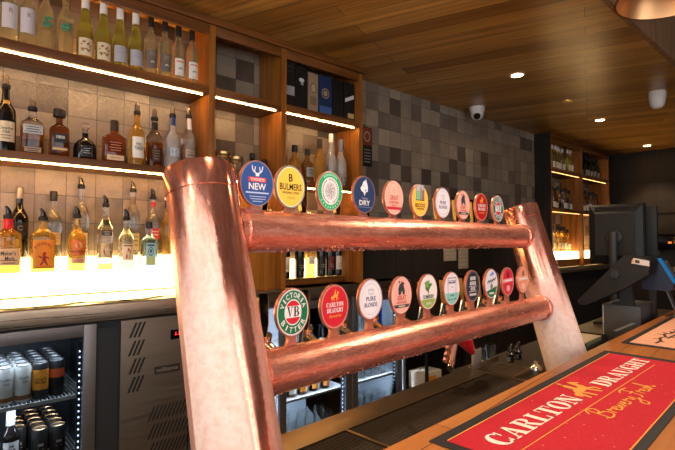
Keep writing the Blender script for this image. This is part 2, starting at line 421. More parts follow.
class Print(MB):
    """flat graphics in a local u (right), v (up) frame; put() turns (u, v, layer) into a point"""
    def __init__(s, put):
        super().__init__(); s.put = put; s.L = 0
    def shape(s, pts, m, layer=None):
        L = s.L if layer is None else layer
        s.poly([s.put(u, v, L) for u, v in pts], m)
    def ell(s, cx, cy, rx, ry, m, n=36, a0=0, a1=360):
        s.L += 1
        s.shape([(cx + rx * math.cos(R(a0 + (a1 - a0) * i / n)), cy + ry * math.sin(R(a0 + (a1 - a0) * i / n))) for i in range(n if a1 - a0 == 360 else n + 1)], m)
    def rect(s, x0, x1, y0, y1, m, new=True):
        if new: s.L += 1
        s.shape(rc(x0, x1, y0, y1), m)
    def polys(s, ps, m):
        s.L += 1
        for p in ps: s.shape(p, m)
    def text(s, t, cx, cy, w, h, m, rot=0, new=True, shear=0):
        if new: s.L += 1
        vs, fs = glyphs(t); c, sn = math.cos(rot), math.sin(rot)
        bv = []
        for x, y in vs:
            x, y = x * w + shear * y * h, y * h
            bv.append(s.bm.verts.new(s.put(cx + x * c - y * sn, cy + x * sn + y * c, s.L)))
        for f in fs: s.face([bv[i] for i in f], m)
    def arc(s, t, cx, cy, rx, ry, a0, a1, ch, cw, m, flip=False):
        s.L += 1
        for i, chr_ in enumerate(t):
            a = R(a0 + (a1 - a0) * i / max(1, len(t) - 1))
            if chr_ == ' ': continue
            s.text(chr_, cx + rx * math.cos(a), cy + ry * math.sin(a), cw * (.35 if chr_ == 'I' else 1), ch, m, a - PI / 2 if not flip else a + PI / 2, new=False)
    def slab(s, t, x0, y0, w, h, m, gap=.07, rot=0):
        s.L += 1
        tot = sum(serif(c)[0] + gap for c in t) - gap; k = w / tot; x = 0
        c, sn = math.cos(rot), math.sin(rot)
        for ch in t:
            cw, ps = serif(ch)
            for j, p in enumerate(ps):
                s.shape([(x0 + (x + a) * k * c - b * h * sn, y0 + (x + a) * k * sn + b * h * c) for a, b in p], m, s.L + 0.04 * j)
            x += cw + gap
    def ribbon(s, pts, wd, m):
        """a pen stroke through the points (Catmull-Rom)"""
        P = [Vector(p) for p in pts]; Q = []
        for i in range(len(P) - 1):
            a, b, c, d = P[max(i - 1, 0)], P[i], P[i + 1], P[min(i + 2, len(P) - 1)]
            for k in range(5):
                t = k / 5
                Q.append(.5 * ((2 * b) + (c - a) * t + (2 * a - 5 * b + 4 * c - d) * t * t + (3 * b - a - 3 * c + d) * t ** 3))
        Q.append(P[-1])
        for i in range(len(Q) - 1):
            d = (Q[i + 1] - Q[i])
            if d.length < 1e-7: continue
            d.normalize(); n = Vector((-d.y, d.x)) * wd / 2; e = d * wd * .3
            s.shape([tuple(Q[i] - n - e), tuple(Q[i + 1] - n + e), tuple(Q[i + 1] + n + e), tuple(Q[i] + n - e)], m, s.L + .002 * i)
def lamp(kind, name, loc, energy, col, **k):
    l = bpy.data.lights.new(name, kind); l.energy = energy; l.color = col
    for a, v in k.items(): setattr(l, a, v)
    o = bpy.data.objects.new(name, l); COL.objects.link(o); o.location = loc; return o
# ------------------------------------------------------------------ the room
m = MB(); m.box(-3, 9, -5, 3.1, -.06, 0, M_floor); struct(m, 'floor', smooth=0)
m = MB()
m.box(-3, 2.40, 2.72, 3.1, 1.1215, 2.70, M_tile)
m.box(-3, 2.95, 3.04, 3.1, 0, 1.09, M_wall)
m.box(2.44, 5.46, 2.62, 3.1, 1.40, 2.70, M_tile)
m.box(5.46, 7.60, 2.72, 3.1, 1.1215, 2.70, M_tile); m.box(5.46, 7.60, 2.80, 3.1, 0, 1.1, M_wall)
struct(m, 'wall_back', smooth=0)
m = MB(); m.box(2.44, 2.95, 2.60, 3.1, 1.122, 1.40, M_dwood); m.box(2.955, 5.30, 2.60, 3.1, 0, 1.40, M_dwood); m.box(5.30, 5.455, 2.60, 3.1, 0, 1.40, M_dwood)
struct(m, 'trim_1', smooth=0)
m = MB(); m.box(7.60, 7.7, -5, 3.1, 0, 2.70, M_dwood)
for k in range(5): m.box(7.585, 7.60, -4.9 + .0, 2.7, .5 + .44 * k, .53 + .44 * k, M_dwood)
struct(m, 'wall_right', smooth=0)
# windows at the street end and behind the photographer: real openings
def wall_with_openings(name, along0, along1, H, holes, put, mt):
    m = MB(); x = along0
    for a, b, z0, z1 in holes:
        put(m, x, a, 0, H, mt); put(m, a, b, 0, z0, mt); put(m, a, b, z1, H, mt); x = b
    put(m, x, along1, 0, H, mt); struct(m, name, smooth=0)
wall_with_openings('wall_front', -2.6, 9, 3.3, [(-2.2, -.4, .5, 2.8), (.2, 2.4, .5, 2.8)], lambda m, a, b, z0, z1, mt: m.box(a, b, -3.1, -3.0, z0, z1, mt), M_wall)
wall_with_openings('wall_left', -3.1, 3.1, 3.3, [(-2.8, -1.2, .3, 2.8), (-.9, .9, .3, 2.8)], lambda m, a, b, z0, z1, mt: m.box(-2.7, -2.6, a, b, z0, z1, mt), M_wall)
def window(n, M, w, h):
    m = MB()
    for a, b, c, d in ((0, w, 0, .06), (0, w, h - .06, h), (0, .06, .06, h - .06), (w - .06, w, .06, h - .06), (w / 2 - .02, w / 2 + .02, .06, h - .06)):
        m.box(a, b, -.04, .04, c, d, M_dwood, M=M)
    struct(m, 'window_%d' % n, smooth=0)
for n, (a, b, z0, z1) in enumerate([(-2.2, -.4, .5, 2.8), (.2, 2.4, .5, 2.8)], 1):
    window(n, Matrix.Translation((a, -3.05, z0)), b - a, z1 - z0)
for n, (a, b, z0, z1) in enumerate([(-2.8, -1.2, .3, 2.8), (-.9, .9, .3, 2.8)], 3):
    window(n, Matrix.Translation((-2.65, a, z0)) @ Matrix.Rotation(PI / 2, 4, 'Z'), b - a, z1 - z0)
m = MB(); m.box(-3, 7.6, .913, 3.1, 2.70, 2.78, M_ceil); m.box(4.14, 7.6, -5, .913, 2.70, 2.78, M_ceil)
m.box(-3, 4.14, -5, .913, 3.30, 3.36, M_blackm)
struct(m, 'ceiling', smooth=0)
m = MB(); m.box(-3, 4.14, .880, .912, 2.70, 3.30, M_fascia); m.box(4.141, 4.18, -5, .912, 2.782, 3.30, M_blackm); struct(m, 'trim_2', smooth=0)
m = MB(); m.box(5.44, 5.476, 2.44, 2.72, 0, 2.70, M_dwood); struct(m, 'trim_3', smooth=0)

# ------------------------------------------------------------------ timber shelving on the back bar
Z1, Z2 = 2.30, 1.815
def shelving(name, label, xs, x_left, led=(E_strip, E_strip2, E_strip4), low=1.122):
    t = thing(name, label, 'shelving', (xs[0], 2.45, low))
    ox, oy, oz = xs[0], 2.45, low
    def bx(nm, x0, x1, y0, y1, z0, z1, mt, parent=t, bev=.002):
        m = MB(); m.box(x0 - ox, x1 - ox, y0 - oy, y1 - oy, z0 - oz, z1 - oz, mt, bev); return m.build(nm, parent)
    w = .038
    for x in xs: bx('upright', x, x + w, 2.45, 2.716, low, 2.695, M_oakz)
    edges = ([x_left] if x_left is not None else []) + [None]
    spans = []
    if x_left is not None: spans.append((x_left, xs[0]))
    spans += [(xs[i] + w, xs[i + 1]) for i in range(len(xs) - 1)]
    for a, b in spans:
        a += .001; b -= .001
        s1 = bx('shelf', a, b, 2.447, 2.716, Z1 - .045, Z1, M_oakx)
        bx('led_strip', a + .01, b - .03, 2.470, 2.475, Z1 - .0508, Z1 - .0473, led[0], s1, 0)
        if a == spans[0][0] + .001: bx('unseen_backlight', a + .01, b - .01, 2.690, 2.702, Z1 + .001, Z1 + .007, led[2], s1, 0)  # added out of sight to backlight the top-shelf bottles
        s2 = bx('shelf', a, b, 2.447, 2.716, Z2 - .034, Z2, M_oakx)
        bx('led_strip', a + .01, b - .03, 2.470, 2.475, Z2 - .0398, Z2 - .0363, led[1], s2, 0)
        bx('header', a, b, 2.452, 2.476, 2.60, 2.695, M_oakx)
    bx('cornice', (x_left if x_left is not None else xs[0]), xs[-1] + w, 2.432, 2.449, 2.655, 2.697, M_oakx)
    return t, bx
NEARX = [1.200, 1.695, 2.377]
shelf_near, bx = shelving('back_bar_shelving', 'lit timber shelving with three bays on the near back bar', NEARX, -1.0)
bx('panel', 1.240, 1.693, 2.500, 2.516, 1.122, 1.775, M_oakz)
FARX = [5.48, 6.38, 7.32]
shelf_far, bxf = shelving('back_bar_shelving', 'lit timber shelving with two bays beyond the black monitor', FARX, None, (E_strip3, E_strip3, E_strip3))

def plinth(label, x0, x1, front_lit, z0=1.122):
    t = thing('light_plinth', label, 'lit bottle stand', ((x0 + x1) / 2, 2.6, z0)); ox, oy = (x0 + x1) / 2, 2.6
    def p(nm, y0, y1, za, zb, mt):
        m = MB(); m.box(x0 - ox, x1 - ox, y0 - oy, y1 - oy, za - z0, zb - z0, mt, .001); m.build(nm, t)
    y0 = 2.545 if front_lit else 2.60
    p('base', y0, 2.714, z0, 1.163, E_plinth if front_lit else M_oakx)
    p('trim', y0 - .004, 2.714, 1.164, 1.171, M_gold)
    if front_lit: p('front_step', 2.560, 2.636, 1.172, 1.278, E_plinth)
    p('rear_step', 2.637 if front_lit else 2.686, 2.714, 1.172, 1.345 if front_lit else 1.30, E_plinth)
    return t
plinth('glowing white stepped bottle stand in the nearest bay', -1.0, 1.196, True)
plinth('glowing bottle stand behind wine bottles in the third bay', 1.737, 2.374, False)
for lb, x0, x1 in (('glowing bottle stand in the far left bay beyond the monitor', 5.522, 6.376), ('glowing bottle stand in the far bay mostly hidden by monitor', 6.422, 7.316)):
    t = thing('light_plinth', lb, 'lit bottle stand', ((x0 + x1) / 2, 2.6, 1.122)); hx = (x1 - x0) / 2
    m = MB(); m.box(-hx, hx, -.10, .112, 0, .085, M_oakx); m.build('base', t)
    m = MB(); m.box(-hx, hx, -.10, .112, .086, .178, E_plinth); m.build('front_step', t)

# ------------------------------------------------------------------ back counter and its fridges
t = thing('back_bar_counter', 'long steel edged back counter under the near bottle shelves', 'counter', (0, 2.7, 1.04))
m = MB(); m.box(-1, 2.95, -.25, .338, .012, .080, M_steel, .004); m.box(-1, 2.95, -.232, .338, 0, .012, M_steel); m.build('worktop', t)
m = MB(); m.box(-1, 2.95, -.2532, -.2502, .003, .078, M_steel, .001); m.build('front_edge', t)
M_matg = mat('green_bar_mat', rgb(110, 102, 40), 0.85); M_matb = mat('brown_bar_mat', rgb(176, 120, 64), 0.7)
def barmat(label, x0, x1, y0, y1, z, mt, lump=0.0):
    m = MB(); nx, ny = 28, 5; g = []
    for i in range(nx + 1):
        row = []
        for j in range(ny + 1):
            u, v = i / nx, j / ny
            row.append(m.bm.verts.new(((u - .5) * (x1 - x0), (v - .5) * (y1 - y0), .005 + lump * max(0, math.sin(u * 9.0) ** 8))))
        g.append(row)
    for i in range(nx):
        for j in range(ny): m.face([g[i][j], g[i + 1][j], g[i + 1][j + 1], g[i][j + 1]], mt)
    bmesh.ops.solidify(m.bm, geom=list(m.bm.faces), thickness=.004)
    o = m.build('bar_mat', None, ((x0 + x1) / 2, (y0 + y1) / 2, z)); return tag(o, label, 'bar mat')
M_glaze = None
barmat('rumpled olive green bar mat lying along the near back counter', .0, 1.12, 2.456, 2.536, 1.1215, M_matg, .007)
barmat('flat brown bar mat on the counter behind the upper rail', 1.80, 2.90, 2.456, 2.590, 1.1215, M_matb)

M_wire = mat('pale_wire', rgb(170, 170, 172), .4)
M_lining = mat('fridge_lining', rgb(104, 110, 118), .5)
def fridge(label, x0, x1, doors, panel=None, zt=1.034):
    t = thing('bar_fridge', label, 'fridge', ((x0 + x1) / 2, 2.75, 0)); ox, oy = (x0 + x1) / 2, 2.75
    def part(nm, boxes, mt, parent=t, bev=0):
        m = MB()
        for a, b, c, d, e, f in boxes: m.box(a - ox, b - ox, c - oy, d - oy, e, f, mt, bev)
        return m.build(nm, parent)
    # open-fronted carcass
    bb = [(x0, x1, 3.0, 3.03, .03, zt), (x0, x1, 2.49, 3.0, zt - .03, zt), (x0, x1, 2.49, 3.0, .03, .1), (x0, x0 + .03, 2.49, 3.0, .1, zt - .03), (x1 - .03, x1, 2.49, 3.0, .1, zt - .03)]
    xs = sorted([d[0] for d in doors] + [d[1] for d in doors] + ([panel[0]] if panel else []))
    for a, b in zip(doors, doors[1:]): bb.append((a[1] + .004, b[0] - .004, 2.49, 3.0, .1, zt - .03))
    if panel: bb.append((doors[-1][1] + .004, panel[0] - .002, 2.475, 3.0, .1, zt - .03))
    part('cabinet', bb, M_lining if not panel else mat('dark_fridge_lining', rgb(40, 43, 48), .5))
    for a, b, fw in doors:
        d = part('door_frame', [(a, a + fw, 2.462, 2.486, .12, zt - .004), (b - fw, b, 2.462, 2.486, .12, zt - .004), (a + fw, b - fw, 2.462, 2.486, zt - .004 - fw, zt - .004), (a + fw, b - fw, 2.462, 2.486, .12, .12 + fw)], M_alu, bev=.004)
        part('door_glass', [(a + fw, b - fw, 2.470, 2.474, .12 + fw, zt - .004 - fw)], M_pane, d)
        for zs in (.700, .400):
            m = MB()
            n = int((b - a - .06) / .016)
            for k in range(n + 1): m.box(a + .03 + k * .016 - ox, a + .0345 + k * .016 - ox, 2.512 - oy, 2.96 - oy, zs - .008, zs, M_wire)
            m.box(a + .02 - ox, b - .02 - ox, 2.504 - oy, 2.512 - oy, zs - .016, zs, M_wire)
            m.build('wire_shelf', t)
        for sx in (b - fw - .022,):
            m = MB()
            m.box(sx + .003 - ox, sx + .021 - ox, 2.494 - oy, 2.502 - oy, .2, zt - .09, M_dgrey)
            for k in range(26):
                m.box(sx + .010 - ox, sx + .015 - ox, 2.491 - oy, 2.494 - oy, .20 + k * .028, .206 + k * .028, E_cool)
            m.build('led_strip', t)
    for a, b, fw in doors:
        for zs in (.96, .66, .37): lamp('AREA', 'fridge_fill', ((a + b) / 2, 2.53, zs), 2.6 if panel else 10.0, (.72, .84, 1), shape='RECTANGLE', size=b - a - .16, size_y=.03).rotation_euler = (R(25), 0, 0)  # added fill lamps; the LED strip alone leaves the inside dim
    if panel:
        a, b = panel
        pn = part('vent_panel', [(a, b, 2.464, 2.50, .12, zt - .004)], M_panel, bev=.002)
        m = MB()
        def slot(px, pz, l, w=.008, sl=.5):
            m.poly([(px - ox, 2.4636 - oy, pz), (px + w - ox, 2.4636 - oy, pz), (px + w + l * sl - ox, 2.4636 - oy, pz + l), (px + l * sl - ox, 2.4636 - oy, pz + l)], M_blackm)
        for r_ in range(4):
            for k in range(3): slot(a + .038 + k * .021 - .004 * (r_ % 2), .940 - r_ * .090, .074, .011, .42)
        m.build('vent_slots', pn, smooth=0); m = MB()
        for r_ in range(4):
            for k in range(12): slot(a + .135 + k * .0205, .505 - r_ * .092, .07, .009, .45)
        m.build('vent_grille', pn, smooth=0)
        dsp = part('display', [(a + .25, a + .33, 2.4625, 2.466, .905, .955)], M_blackg, pn)
        m = MB()
        for k in range(2): m.box(a + .272 + .018 * k - ox, a + .285 + .018 * k - ox, 2.4618 - oy, 2.4624 - oy, .926, .929, E_reddisp); m.box(a + .276 + .018 * k - ox, a + .279 + .018 * k - ox, 2.4618 - oy, 2.4624 - oy, .926, .942, E_reddisp)
        m.build('display_digits', dsp, smooth=0)
        P = Print(lambda u, v, L: (a + .245 + u - ox, 2.4632 - .0003 * L - oy, .757 + v))
        P.rect(-.078, .058, -.020, .018, flat(46, 40, 36)); P.text('williams', -.012, 0, .115, .022, flat(120, 112, 104))
        P.flatbuild('name_plate', pn)
    return t
fridge('glass fronted can fridge with slotted steel panel on the left', -.35, 1.10, [(-.30, .642, .056)], (.752, 1.098))
fridge('glass fronted two door fridge seen between tap post and drip tray', 1.12, 2.93, [(1.70, 2.316, .052), (2.324, 2.86, .052)])

# low dark shelf right of the fridges with a small carton
t = thing('storage_shelf', 'low dark storage shelf beyond the two door fridge', 'shelf', (3.35, 2.44, 0))
for z in (.08, .24, .62): 
    m = MB(); m.box(-.39, .50, -.14, .14, z, z + .014, M_blackm); m.build('shelf', t)
for sx in (-.38, .49):
    for sy in (-.13, .13):
        m = MB(); m.box(sx - .01, sx + .01, sy - .01, sy + .01, 0, .66, M_black); m.build('leg', t)
t = thing('carton', 'small white carton with an orange band on low dark shelf', 'box', (3.09, 2.42, .2545))
m = MB(); m.box(-.11, .11, -.08, .08, 0, .13, mat('carton_white', rgb(196, 186, 170), .7), .002); m.build('carton_body', t)
m = MB(); m.box(-.08, .04, -.0812, -.0804, .045, .1, flat(214, 138, 40)); m.build('printed_band', t)
# ------------------------------------------------------------------ bottles
def section(r, n, ay, seg):
    out = []
    for i in range(seg):
        a = 2 * PI * i / seg; c, s_ = math.cos(a), math.sin(a)
        out.append((r * math.copysign(abs(c) ** (2 / n), c), ay * r * math.copysign(abs(s_) ** (2 / n), s_)))
    return out
SH = {  # radius factor, height factor, squareness kept (1) or lost (0)
 'riesling': [(.86, 0, 1), (1, .012, 1), (1, .40, 1), (.95, .48, 1), (.80, .57, 1), (.60, .67, 1), (.46, .75, 1), (.39, .82, 1), (.37, .99, 1)],
 'bordeaux': [(.86, 0, 1), (1, .012, 1), (1, .58, 1), (.95, .62, 1), (.70, .68, 1), (.45, .73, 1), (.39, .78, 1), (.38, .99, 1)],
 'spirit': [(.88, 0, 1), (1, .015, 1), (1, .52, 1), (.93, .58, 1), (.66, .65, 0), (.42, .71, 0), (.36, .78, 0), (.35, .92, 0)],
 'tallspirit': [(.88, 0, 1), (1, .012, 1), (1, .56, 1), (.92, .62, 1), (.60, .69, 0), (.40, .75, 0), (.36, .80, 0), (.35, .94, 0)],
 'square': [(.93, 0, 1), (1, .02, 1), (1, .56, 1), (.95, .61, 1), (.62, .66, .6), (.36, .70, 0), (.33, .76, 0), (.33, .86, 0)],
 'squat': [(.86, 0, 1), (1, .03, 1), (1, .34, 1), (.93, .46, 1), (.62, .58, 0), (.30, .64, 0), (.27, .70, 0), (.27, .80, 0)],
 'frost': [(.88, 0, 1), (1, .012, 1), (1, .50, 1), (.92, .57, 1), (.62, .63, 0), (.42, .69, 0), (.36, .78, 0), (.34, .94, 0)],
}
def rad_at(prof, z):
    for (r0, z0, _), (r1, z1, _) in zip(prof, prof[1:]):
        if z0 <= z <= z1: return r0 + (r1 - r0) * (z - z0) / max(1e-6, z1 - z0)
    return prof[-1][0]
def bottle(name, label, loc, shape, H, r, mt, n=2.0, ay=1.0, group=None, cap=None, labels=(), pour=None, seg=24, cat='bottle', rz=0):
    t = thing(name, label, cat, (loc[0], loc[1], loc[2] + .0008), rz, group)
    P = [(f * r, z * H, k) for f, z, k in SH[shape]]
    m = MB()
    m.rings([[(x, y, z) for x, y in section(q, 2 + (n - 2) * k, 1 + (ay - 1) * k, seg)] for q, z, k in P], mt)
    m.build('bottle_body', t, smooth=50)
    nr, top = P[-1][0], P[-1][1]
    if cap:
        cm, ch, cr = cap
        m = MB(); zc = H - ch
        rr = max(nr, rad_at(P, min(zc, top))) * cr + .0008
        m.lathe([(rr, zc), (rr, zc + ch * .15), (rr * .985, H - .004), (rr * .9, H)], cm, 18)
        m.build('cap', t)
    if pour:
        cm, col = pour
        m = MB(); m.lathe([(nr + .001, top - .006), (nr + .004, top - .004), (nr + .004, top + .012), (nr * .8, top + .018)], cm, 16); pc = m.build('pourer', t)
        m = MB()
        if col is M_blackg: m.tube([(0, 0, top + .016), (0, 0, top + .030), (-.004, -.002, top + .042), (-.012, -.004, top + .054)], [.0125, .0115, .0085, .0045], col, 10)
        else: m.lathe([(.0125, top + .017), (.0125, top + .040), (.010, top + .052), (.004, top + .058)], col, 12)
        m.build('spout', pc)
    for z0, z1, hw, lm, art in labels:
        def put(u, v, L, r_=r):
            q = rad_at(P, min(z1, max(z0, v)) if v is not None else z0) if True else r_
            if n < 2.6:
                a = max(-1.5, min(1.5, u / q)); x, y = q * math.sin(a), -q * math.cos(a) * ay
            else:
                uu = max(-.995, min(.995, u / q)); x = u; y = -ay * q * (1 - abs(uu) ** n) ** (1 / n)
            k = 1 + (.0007 + .0003 * L) / q
            return (x * k, y * k - (.0002 if n > 2.6 else 0), v)
        pr = Print(put); N = 14
        for k in range(N): pr.shape(rc(-hw + 2 * hw * k / N, -hw + 2 * hw * (k + 1) / N, z0, z1), lm)
        if art: art(pr, z0, z1, hw)
        pr.flatbuild('label', t)
    return t
W = flat(232, 226, 214); K = flat(22, 20, 20); CR = flat(226, 206, 168); GO = flat(196, 152, 70)
def bars(col, n=3, w=.7, top=.8, step=.2, h=.07):
    def f(p, z0, z1, hw):
        p.L += 1; H_ = z1 - z0
        for i in range(n):
            ww = hw * w * (1 - .18 * (i % 2)); zc = z0 + H_ * (top - i * step)
            for k in range(4): p.shape(rc(-ww + ww * k / 2, -ww + ww * (k + 1) / 2, zc - H_ * h / 2, zc + H_ * h / 2), col)
    return f
def txt(t, col, cy=.5, w=1.4, h=.3, more=None):
    def f(p, z0, z1, hw):
        H_ = z1 - z0; p.text(t, 0, z0 + H_ * cy, hw * w, H_ * h, col)
        if more: more(p, z0, z1, hw)
    return f
def blot(col, seeds, rr, cols=None):
    """a printed plant motif: overlapping leaves"""
    def f(p, z0, z1, hw):
        rn = random.Random(seeds); H_ = z1 - z0
        for i in range(16):
            p.ell(rn.uniform(-.6, .6) * hw, z0 + H_ * rn.uniform(.25, .8), hw * rr * rn.uniform(.6, 1.2), hw * rr * rn.uniform(.5, 1), (cols or [col])[i % len(cols or [col])], 8)
            p.L = 1 + (i % 3) * .4
    return f
B_pale = glass('pale_wine_glass', (.98, .90, .50, 1), tr=.92); B_straw = glass('straw_wine_glass', (.97, .87, .44, 1), tr=.9)
B_olive = glass('olive_bottle_glass', (.70, .60, .08, 1), tr=.88); B_amber = glass('amber_spirit_glass', (.90, .46, .08, 1), tr=0.8)
B_damber = glass('dark_whisky_glass', (.52, .19, .04, 1), tr=0.85); B_brown = glass('brown_spirit_glass', (.36, .12, .04, 1))
B_black = mat('black_bottle_glass', rgb(22, 17, 16), .08); B_clear = glass('clear_spirit_glass', (.99, .97, .92, 1), tr=.93)
B_frost = glass('frosted_spirit_glass', (.93, .93, .90, 1), .22, tr=.75); B_blue = glass('blue_gin_glass', (.55, .85, .92, 1))
B_red = glass('red_brown_spirit_glass', (.50, .13, .04, 1), tr=0.85); B_gold = glass('golden_spirit_glass', (.95, .60, .12, 1), tr=0.85)
B_dgreen = mat('dark_wine_glass', rgb(18, 20, 14), .08)
F_low = filled('nearly_empty_gold_spirit', (.95, .72, .10, 1), .035); F_mid = filled('half_full_orange_spirit', (.92, .48, .08, 1), .13)
F_mid2 = filled('half_full_dark_spirit', (.46, .15, .03, 1), .14); F_square = filled('square_half_full_whisky', (.56, .22, .05, 1), .125)
F_third = filled('third_full_pale_spirit', (.95, .78, .30, 1), .05)

# top shelf, nearest bay: twelve wines
yA = 2.500
RL = lambda p, z0, z1, hw: (p.text('R', .004, z0 + (z1 - z0) * .72, .016, .020, flat(150, 120, 96)), p.rect(-hw, hw, z0 + .012, z0 + .014, flat(80, 130, 116)))
lilac = flat(206, 198, 200)
leafs = [flat(58, 132, 98), flat(88, 160, 120), flat(40, 104, 78)]
floral = blot(None, 5, .16, [flat(150, 100, 50), flat(176, 128, 76), flat(120, 84, 50)])
def arch(p, z0, z1, hw):
    p.polys(strip_arc(0, z0 + (z1 - z0) * .28, (.011, .012), (.006, .007), 20, 160, 8), W); bars(flat(150, 140, 128), 2, .6, .86, .12, .05)(p, z0, z1, hw)
def bird(p, z0, z1, hw):
    p.polys(strip_arc(.001, z0 + (z1 - z0) * .36, (.012, .011), (.005, .006), 10, 170, 8), K); p.rect(-.008, .011, z0 + .006, z0 + .014, K); bars(flat(206, 120, 100), 1, .7, .82, .1, .08)(p, z0, z1, hw)
wines = [
 (.270, 'bordeaux', .285, .0345, B_pale, (W, .05, 1.1), [(.055, .165, .033, lilac, RL)], 'pale wine with tall lilac label at the left end of top shelf'),
 (.338, 'bordeaux', .290, .0335, B_pale, (W, .05, 1.1), [(.052, .165, .033, lilac, RL)], 'pale wine with tall lilac label, second along the top shelf'),
 (.409, 'bordeaux', .300, .0335, B_straw, (flat(150, 116, 70), .05, 1.1), [(.085, .165, .033, B_pale, blot(None, 3, .24, leafs))], 'straw wine with green leaf print, left of the leafy pair'),
 (.490, 'bordeaux', .302, .0340, B_straw, (flat(150, 116, 70), .05, 1.1), [(.085, .165, .033, B_pale, blot(None, 4, .24, leafs))], 'straw wine with green leaf print, right of the leafy pair'),
 (.574, 'riesling', .320, .0355, B_olive, (W, .07, 1.12), [(.012, .098, .036, CR, floral)], 'olive green wine with brown floral label, left of its pair'),
 (.656, 'riesling', .320, .0355, B_olive, (W, .07, 1.12), [(.012, .098, .036, CR, floral)], 'olive green wine with brown floral label, right of its pair'),
 (.734, 'riesling', .316, .0350, B_olive, (W, .07, 1.12), [(.022, .105, .036, flat(176, 174, 180), bars(flat(150, 146, 150), 2, .6, .8, .2, .05))], 'olive green wine with plain grey blue label, left of its pair'),
 (.812, 'riesling', .316, .0350, B_olive, (W, .07, 1.12), [(.022, .105, .036, flat(176, 174, 180), bars(flat(150, 146, 150), 2, .6, .8, .2, .05))], 'olive green wine with plain grey blue label, right of its pair'),
 (.889, 'bordeaux', .316, .0330, B_pale, (K, .062, 1.15), [(.030, .125, .030, flat(110, 100, 92), arch)], 'black capped wine with brown grey arch label, leftmost of four'),
 (.965, 'bordeaux', .316, .0330, B_pale, (K, .062, 1.15), [(.030, .125, .030, flat(110, 100, 92), arch)], 'black capped wine with brown grey arch label, second of four'),
 (1.040, 'bordeaux', .314, .0330, B_pale, (K, .062, 1.15), [(.026, .120, .030, W, bird)], 'black capped wine with white label, third of four'),
 (1.119, 'bordeaux', .310, .0330, B_pale, (K, .062, 1.15), [(.026, .120, .030, W, bird)], 'black capped wine with white label beside the upright'),
]
for x, sh, H, r, mt, cap, labs, lb in wines:
    bottle('wine_bottle', lb, (x, yA, Z1), sh, H, r, mt, cap=cap, labels=labs, group='wines on the top shelf of the nearest bay')

# middle shelf, nearest bay: nine spirits
PB = (M_black, mat('clear_dust_cap', rgb(110, 98, 86), .25, .3)); PD = (M_black, M_blackg)
yB = 2.535; g = 'spirits on the middle shelf of the nearest bay'
bottle('whisky_bottle', 'tall dark whisky with white label and pourer at shelf left end', (.270, yB, Z2), 'tallspirit', .31, .040, B_black, group=g, pour=PB,
       labels=[(.045, .135, .037, CR, lambda p, a, b, h: (p.text('Canadian', 0, b - .03, .055, .012, K), p.text('Club', 0, b - .046, .028, .012, K), p.rect(-h, h, b - .006, b - .004, K), bars(flat(150, 130, 100), 2, .5, .3, .14, .05)(p, a, b, h))), (.215, .232, .013, GO, None)])
bottle('whisky_bottle', 'square whisky with silver shoulder label and steel pourer', (.371, yB, Z2), 'square', .245, .046, F_square, n=5, ay=.75, group=g, pour=PB,
       labels=[(.095, .135, .038, flat(190, 188, 184), bars(flat(90, 88, 86), 3, .8, .78, .27, .12)), (.012, .034, .032, flat(176, 150, 120), bars(flat(96, 60, 36), 2, .8, .68, .4, .2))])
bottle('tequila_bottle', 'dark square tequila with fat black stopper and gold band', (.480, yB, Z2), 'square', .232, .041, B_brown, n=4.5, ay=.8, group=g, cap=(K, .036, 1.9),
       labels=[(.070, .112, .026, K, txt('1800', W, .62, 1.3, .36)), (.034, .046, .030, flat(214, 178, 120), None)])
bottle('liqueur_bottle', 'squat round black liqueur with a clear ball stopper', (.592, yB, Z2), 'squat', .170, .052, B_black, ay=.8, group=g,
       labels=[(.016, .070, .026, flat(34, 33, 34), lambda p, a, b, h: (p.polys([rc(-h * .9, h * .9, a + .003, a + .0045), rc(-h * .9, h * .9, b - .005, b - .0035), rc(-h * .9, -h * .86, a + .003, b - .004), rc(h * .86, h * .9, a + .003, b - .004)], flat(190, 186, 180)), bars(flat(170, 166, 160), 3, .6, .74, .2, .06)(p, a, b, h)))])
t = [o for o in bpy.data.objects if o.get('label', '').startswith('squat round black')][0]
m = MB(); m.lathe([(.006, .134), (.013, .140), (.013, .146), (.009, .150), (.017, .160), (.019, .172), (.015, .184), (.006, .190)], G_clear, 16); m.build('stopper', t)
bottle('bourbon_bottle', 'flat rectangular red brown bourbon with a dark stopper', (.726, yB, Z2), 'square', .222, .054, B_red, n=6, ay=.5, group=g, cap=(flat(52, 34, 24), .052, 1.05),
       labels=[(.016, .042, .040, flat(226, 196, 150), bars(flat(180, 140, 100), 1, .6, .5, .2, .2)), (.055, .115, .036, B_red, bars(flat(190, 140, 110), 4, .8, .85, .22, .05))])
bottle('bourbon_bottle', 'amber bourbon with white label over an orange band', (.837, yB, Z2), 'tallspirit', .295, .0375, B_amber, group=g, pour=PB,
       labels=[(.040, .150, .033, W, lambda p, a, b, h: (p.text('WILD', 0, b - .038, .030, .016, flat(60, 50, 44)), p.text('TURKEY', 0, b - .060, .044, .017, flat(60, 50, 44)), p.rect(-h, h, a, a + .026, flat(226, 128, 30))))])
bottle('bourbon_bottle', 'brown bourbon with dark patterned label and black neck', (.928, yB, Z2), 'spirit', .285, .042, F_mid2, n=2.6, group=g, pour=PB,
       labels=[(.03, .10, .022, flat(46, 34, 28), bars(flat(150, 110, 80), 4, .7, .82, .2, .06)), (.205, .245, .0145, K, None)])
bottle('vodka_bottle', 'frosted vodka with a blue neck on the middle shelf', (1.027, yB, Z2), 'frost', .315, .0405, B_frost, group=g, pour=PB,
       labels=[(.245, .292, .0136, flat(30, 62, 120), None), (.070, .120, .026, flat(176, 186, 196), blot(None, 8, .2, [flat(120, 140, 160), flat(210, 214, 216)]))])
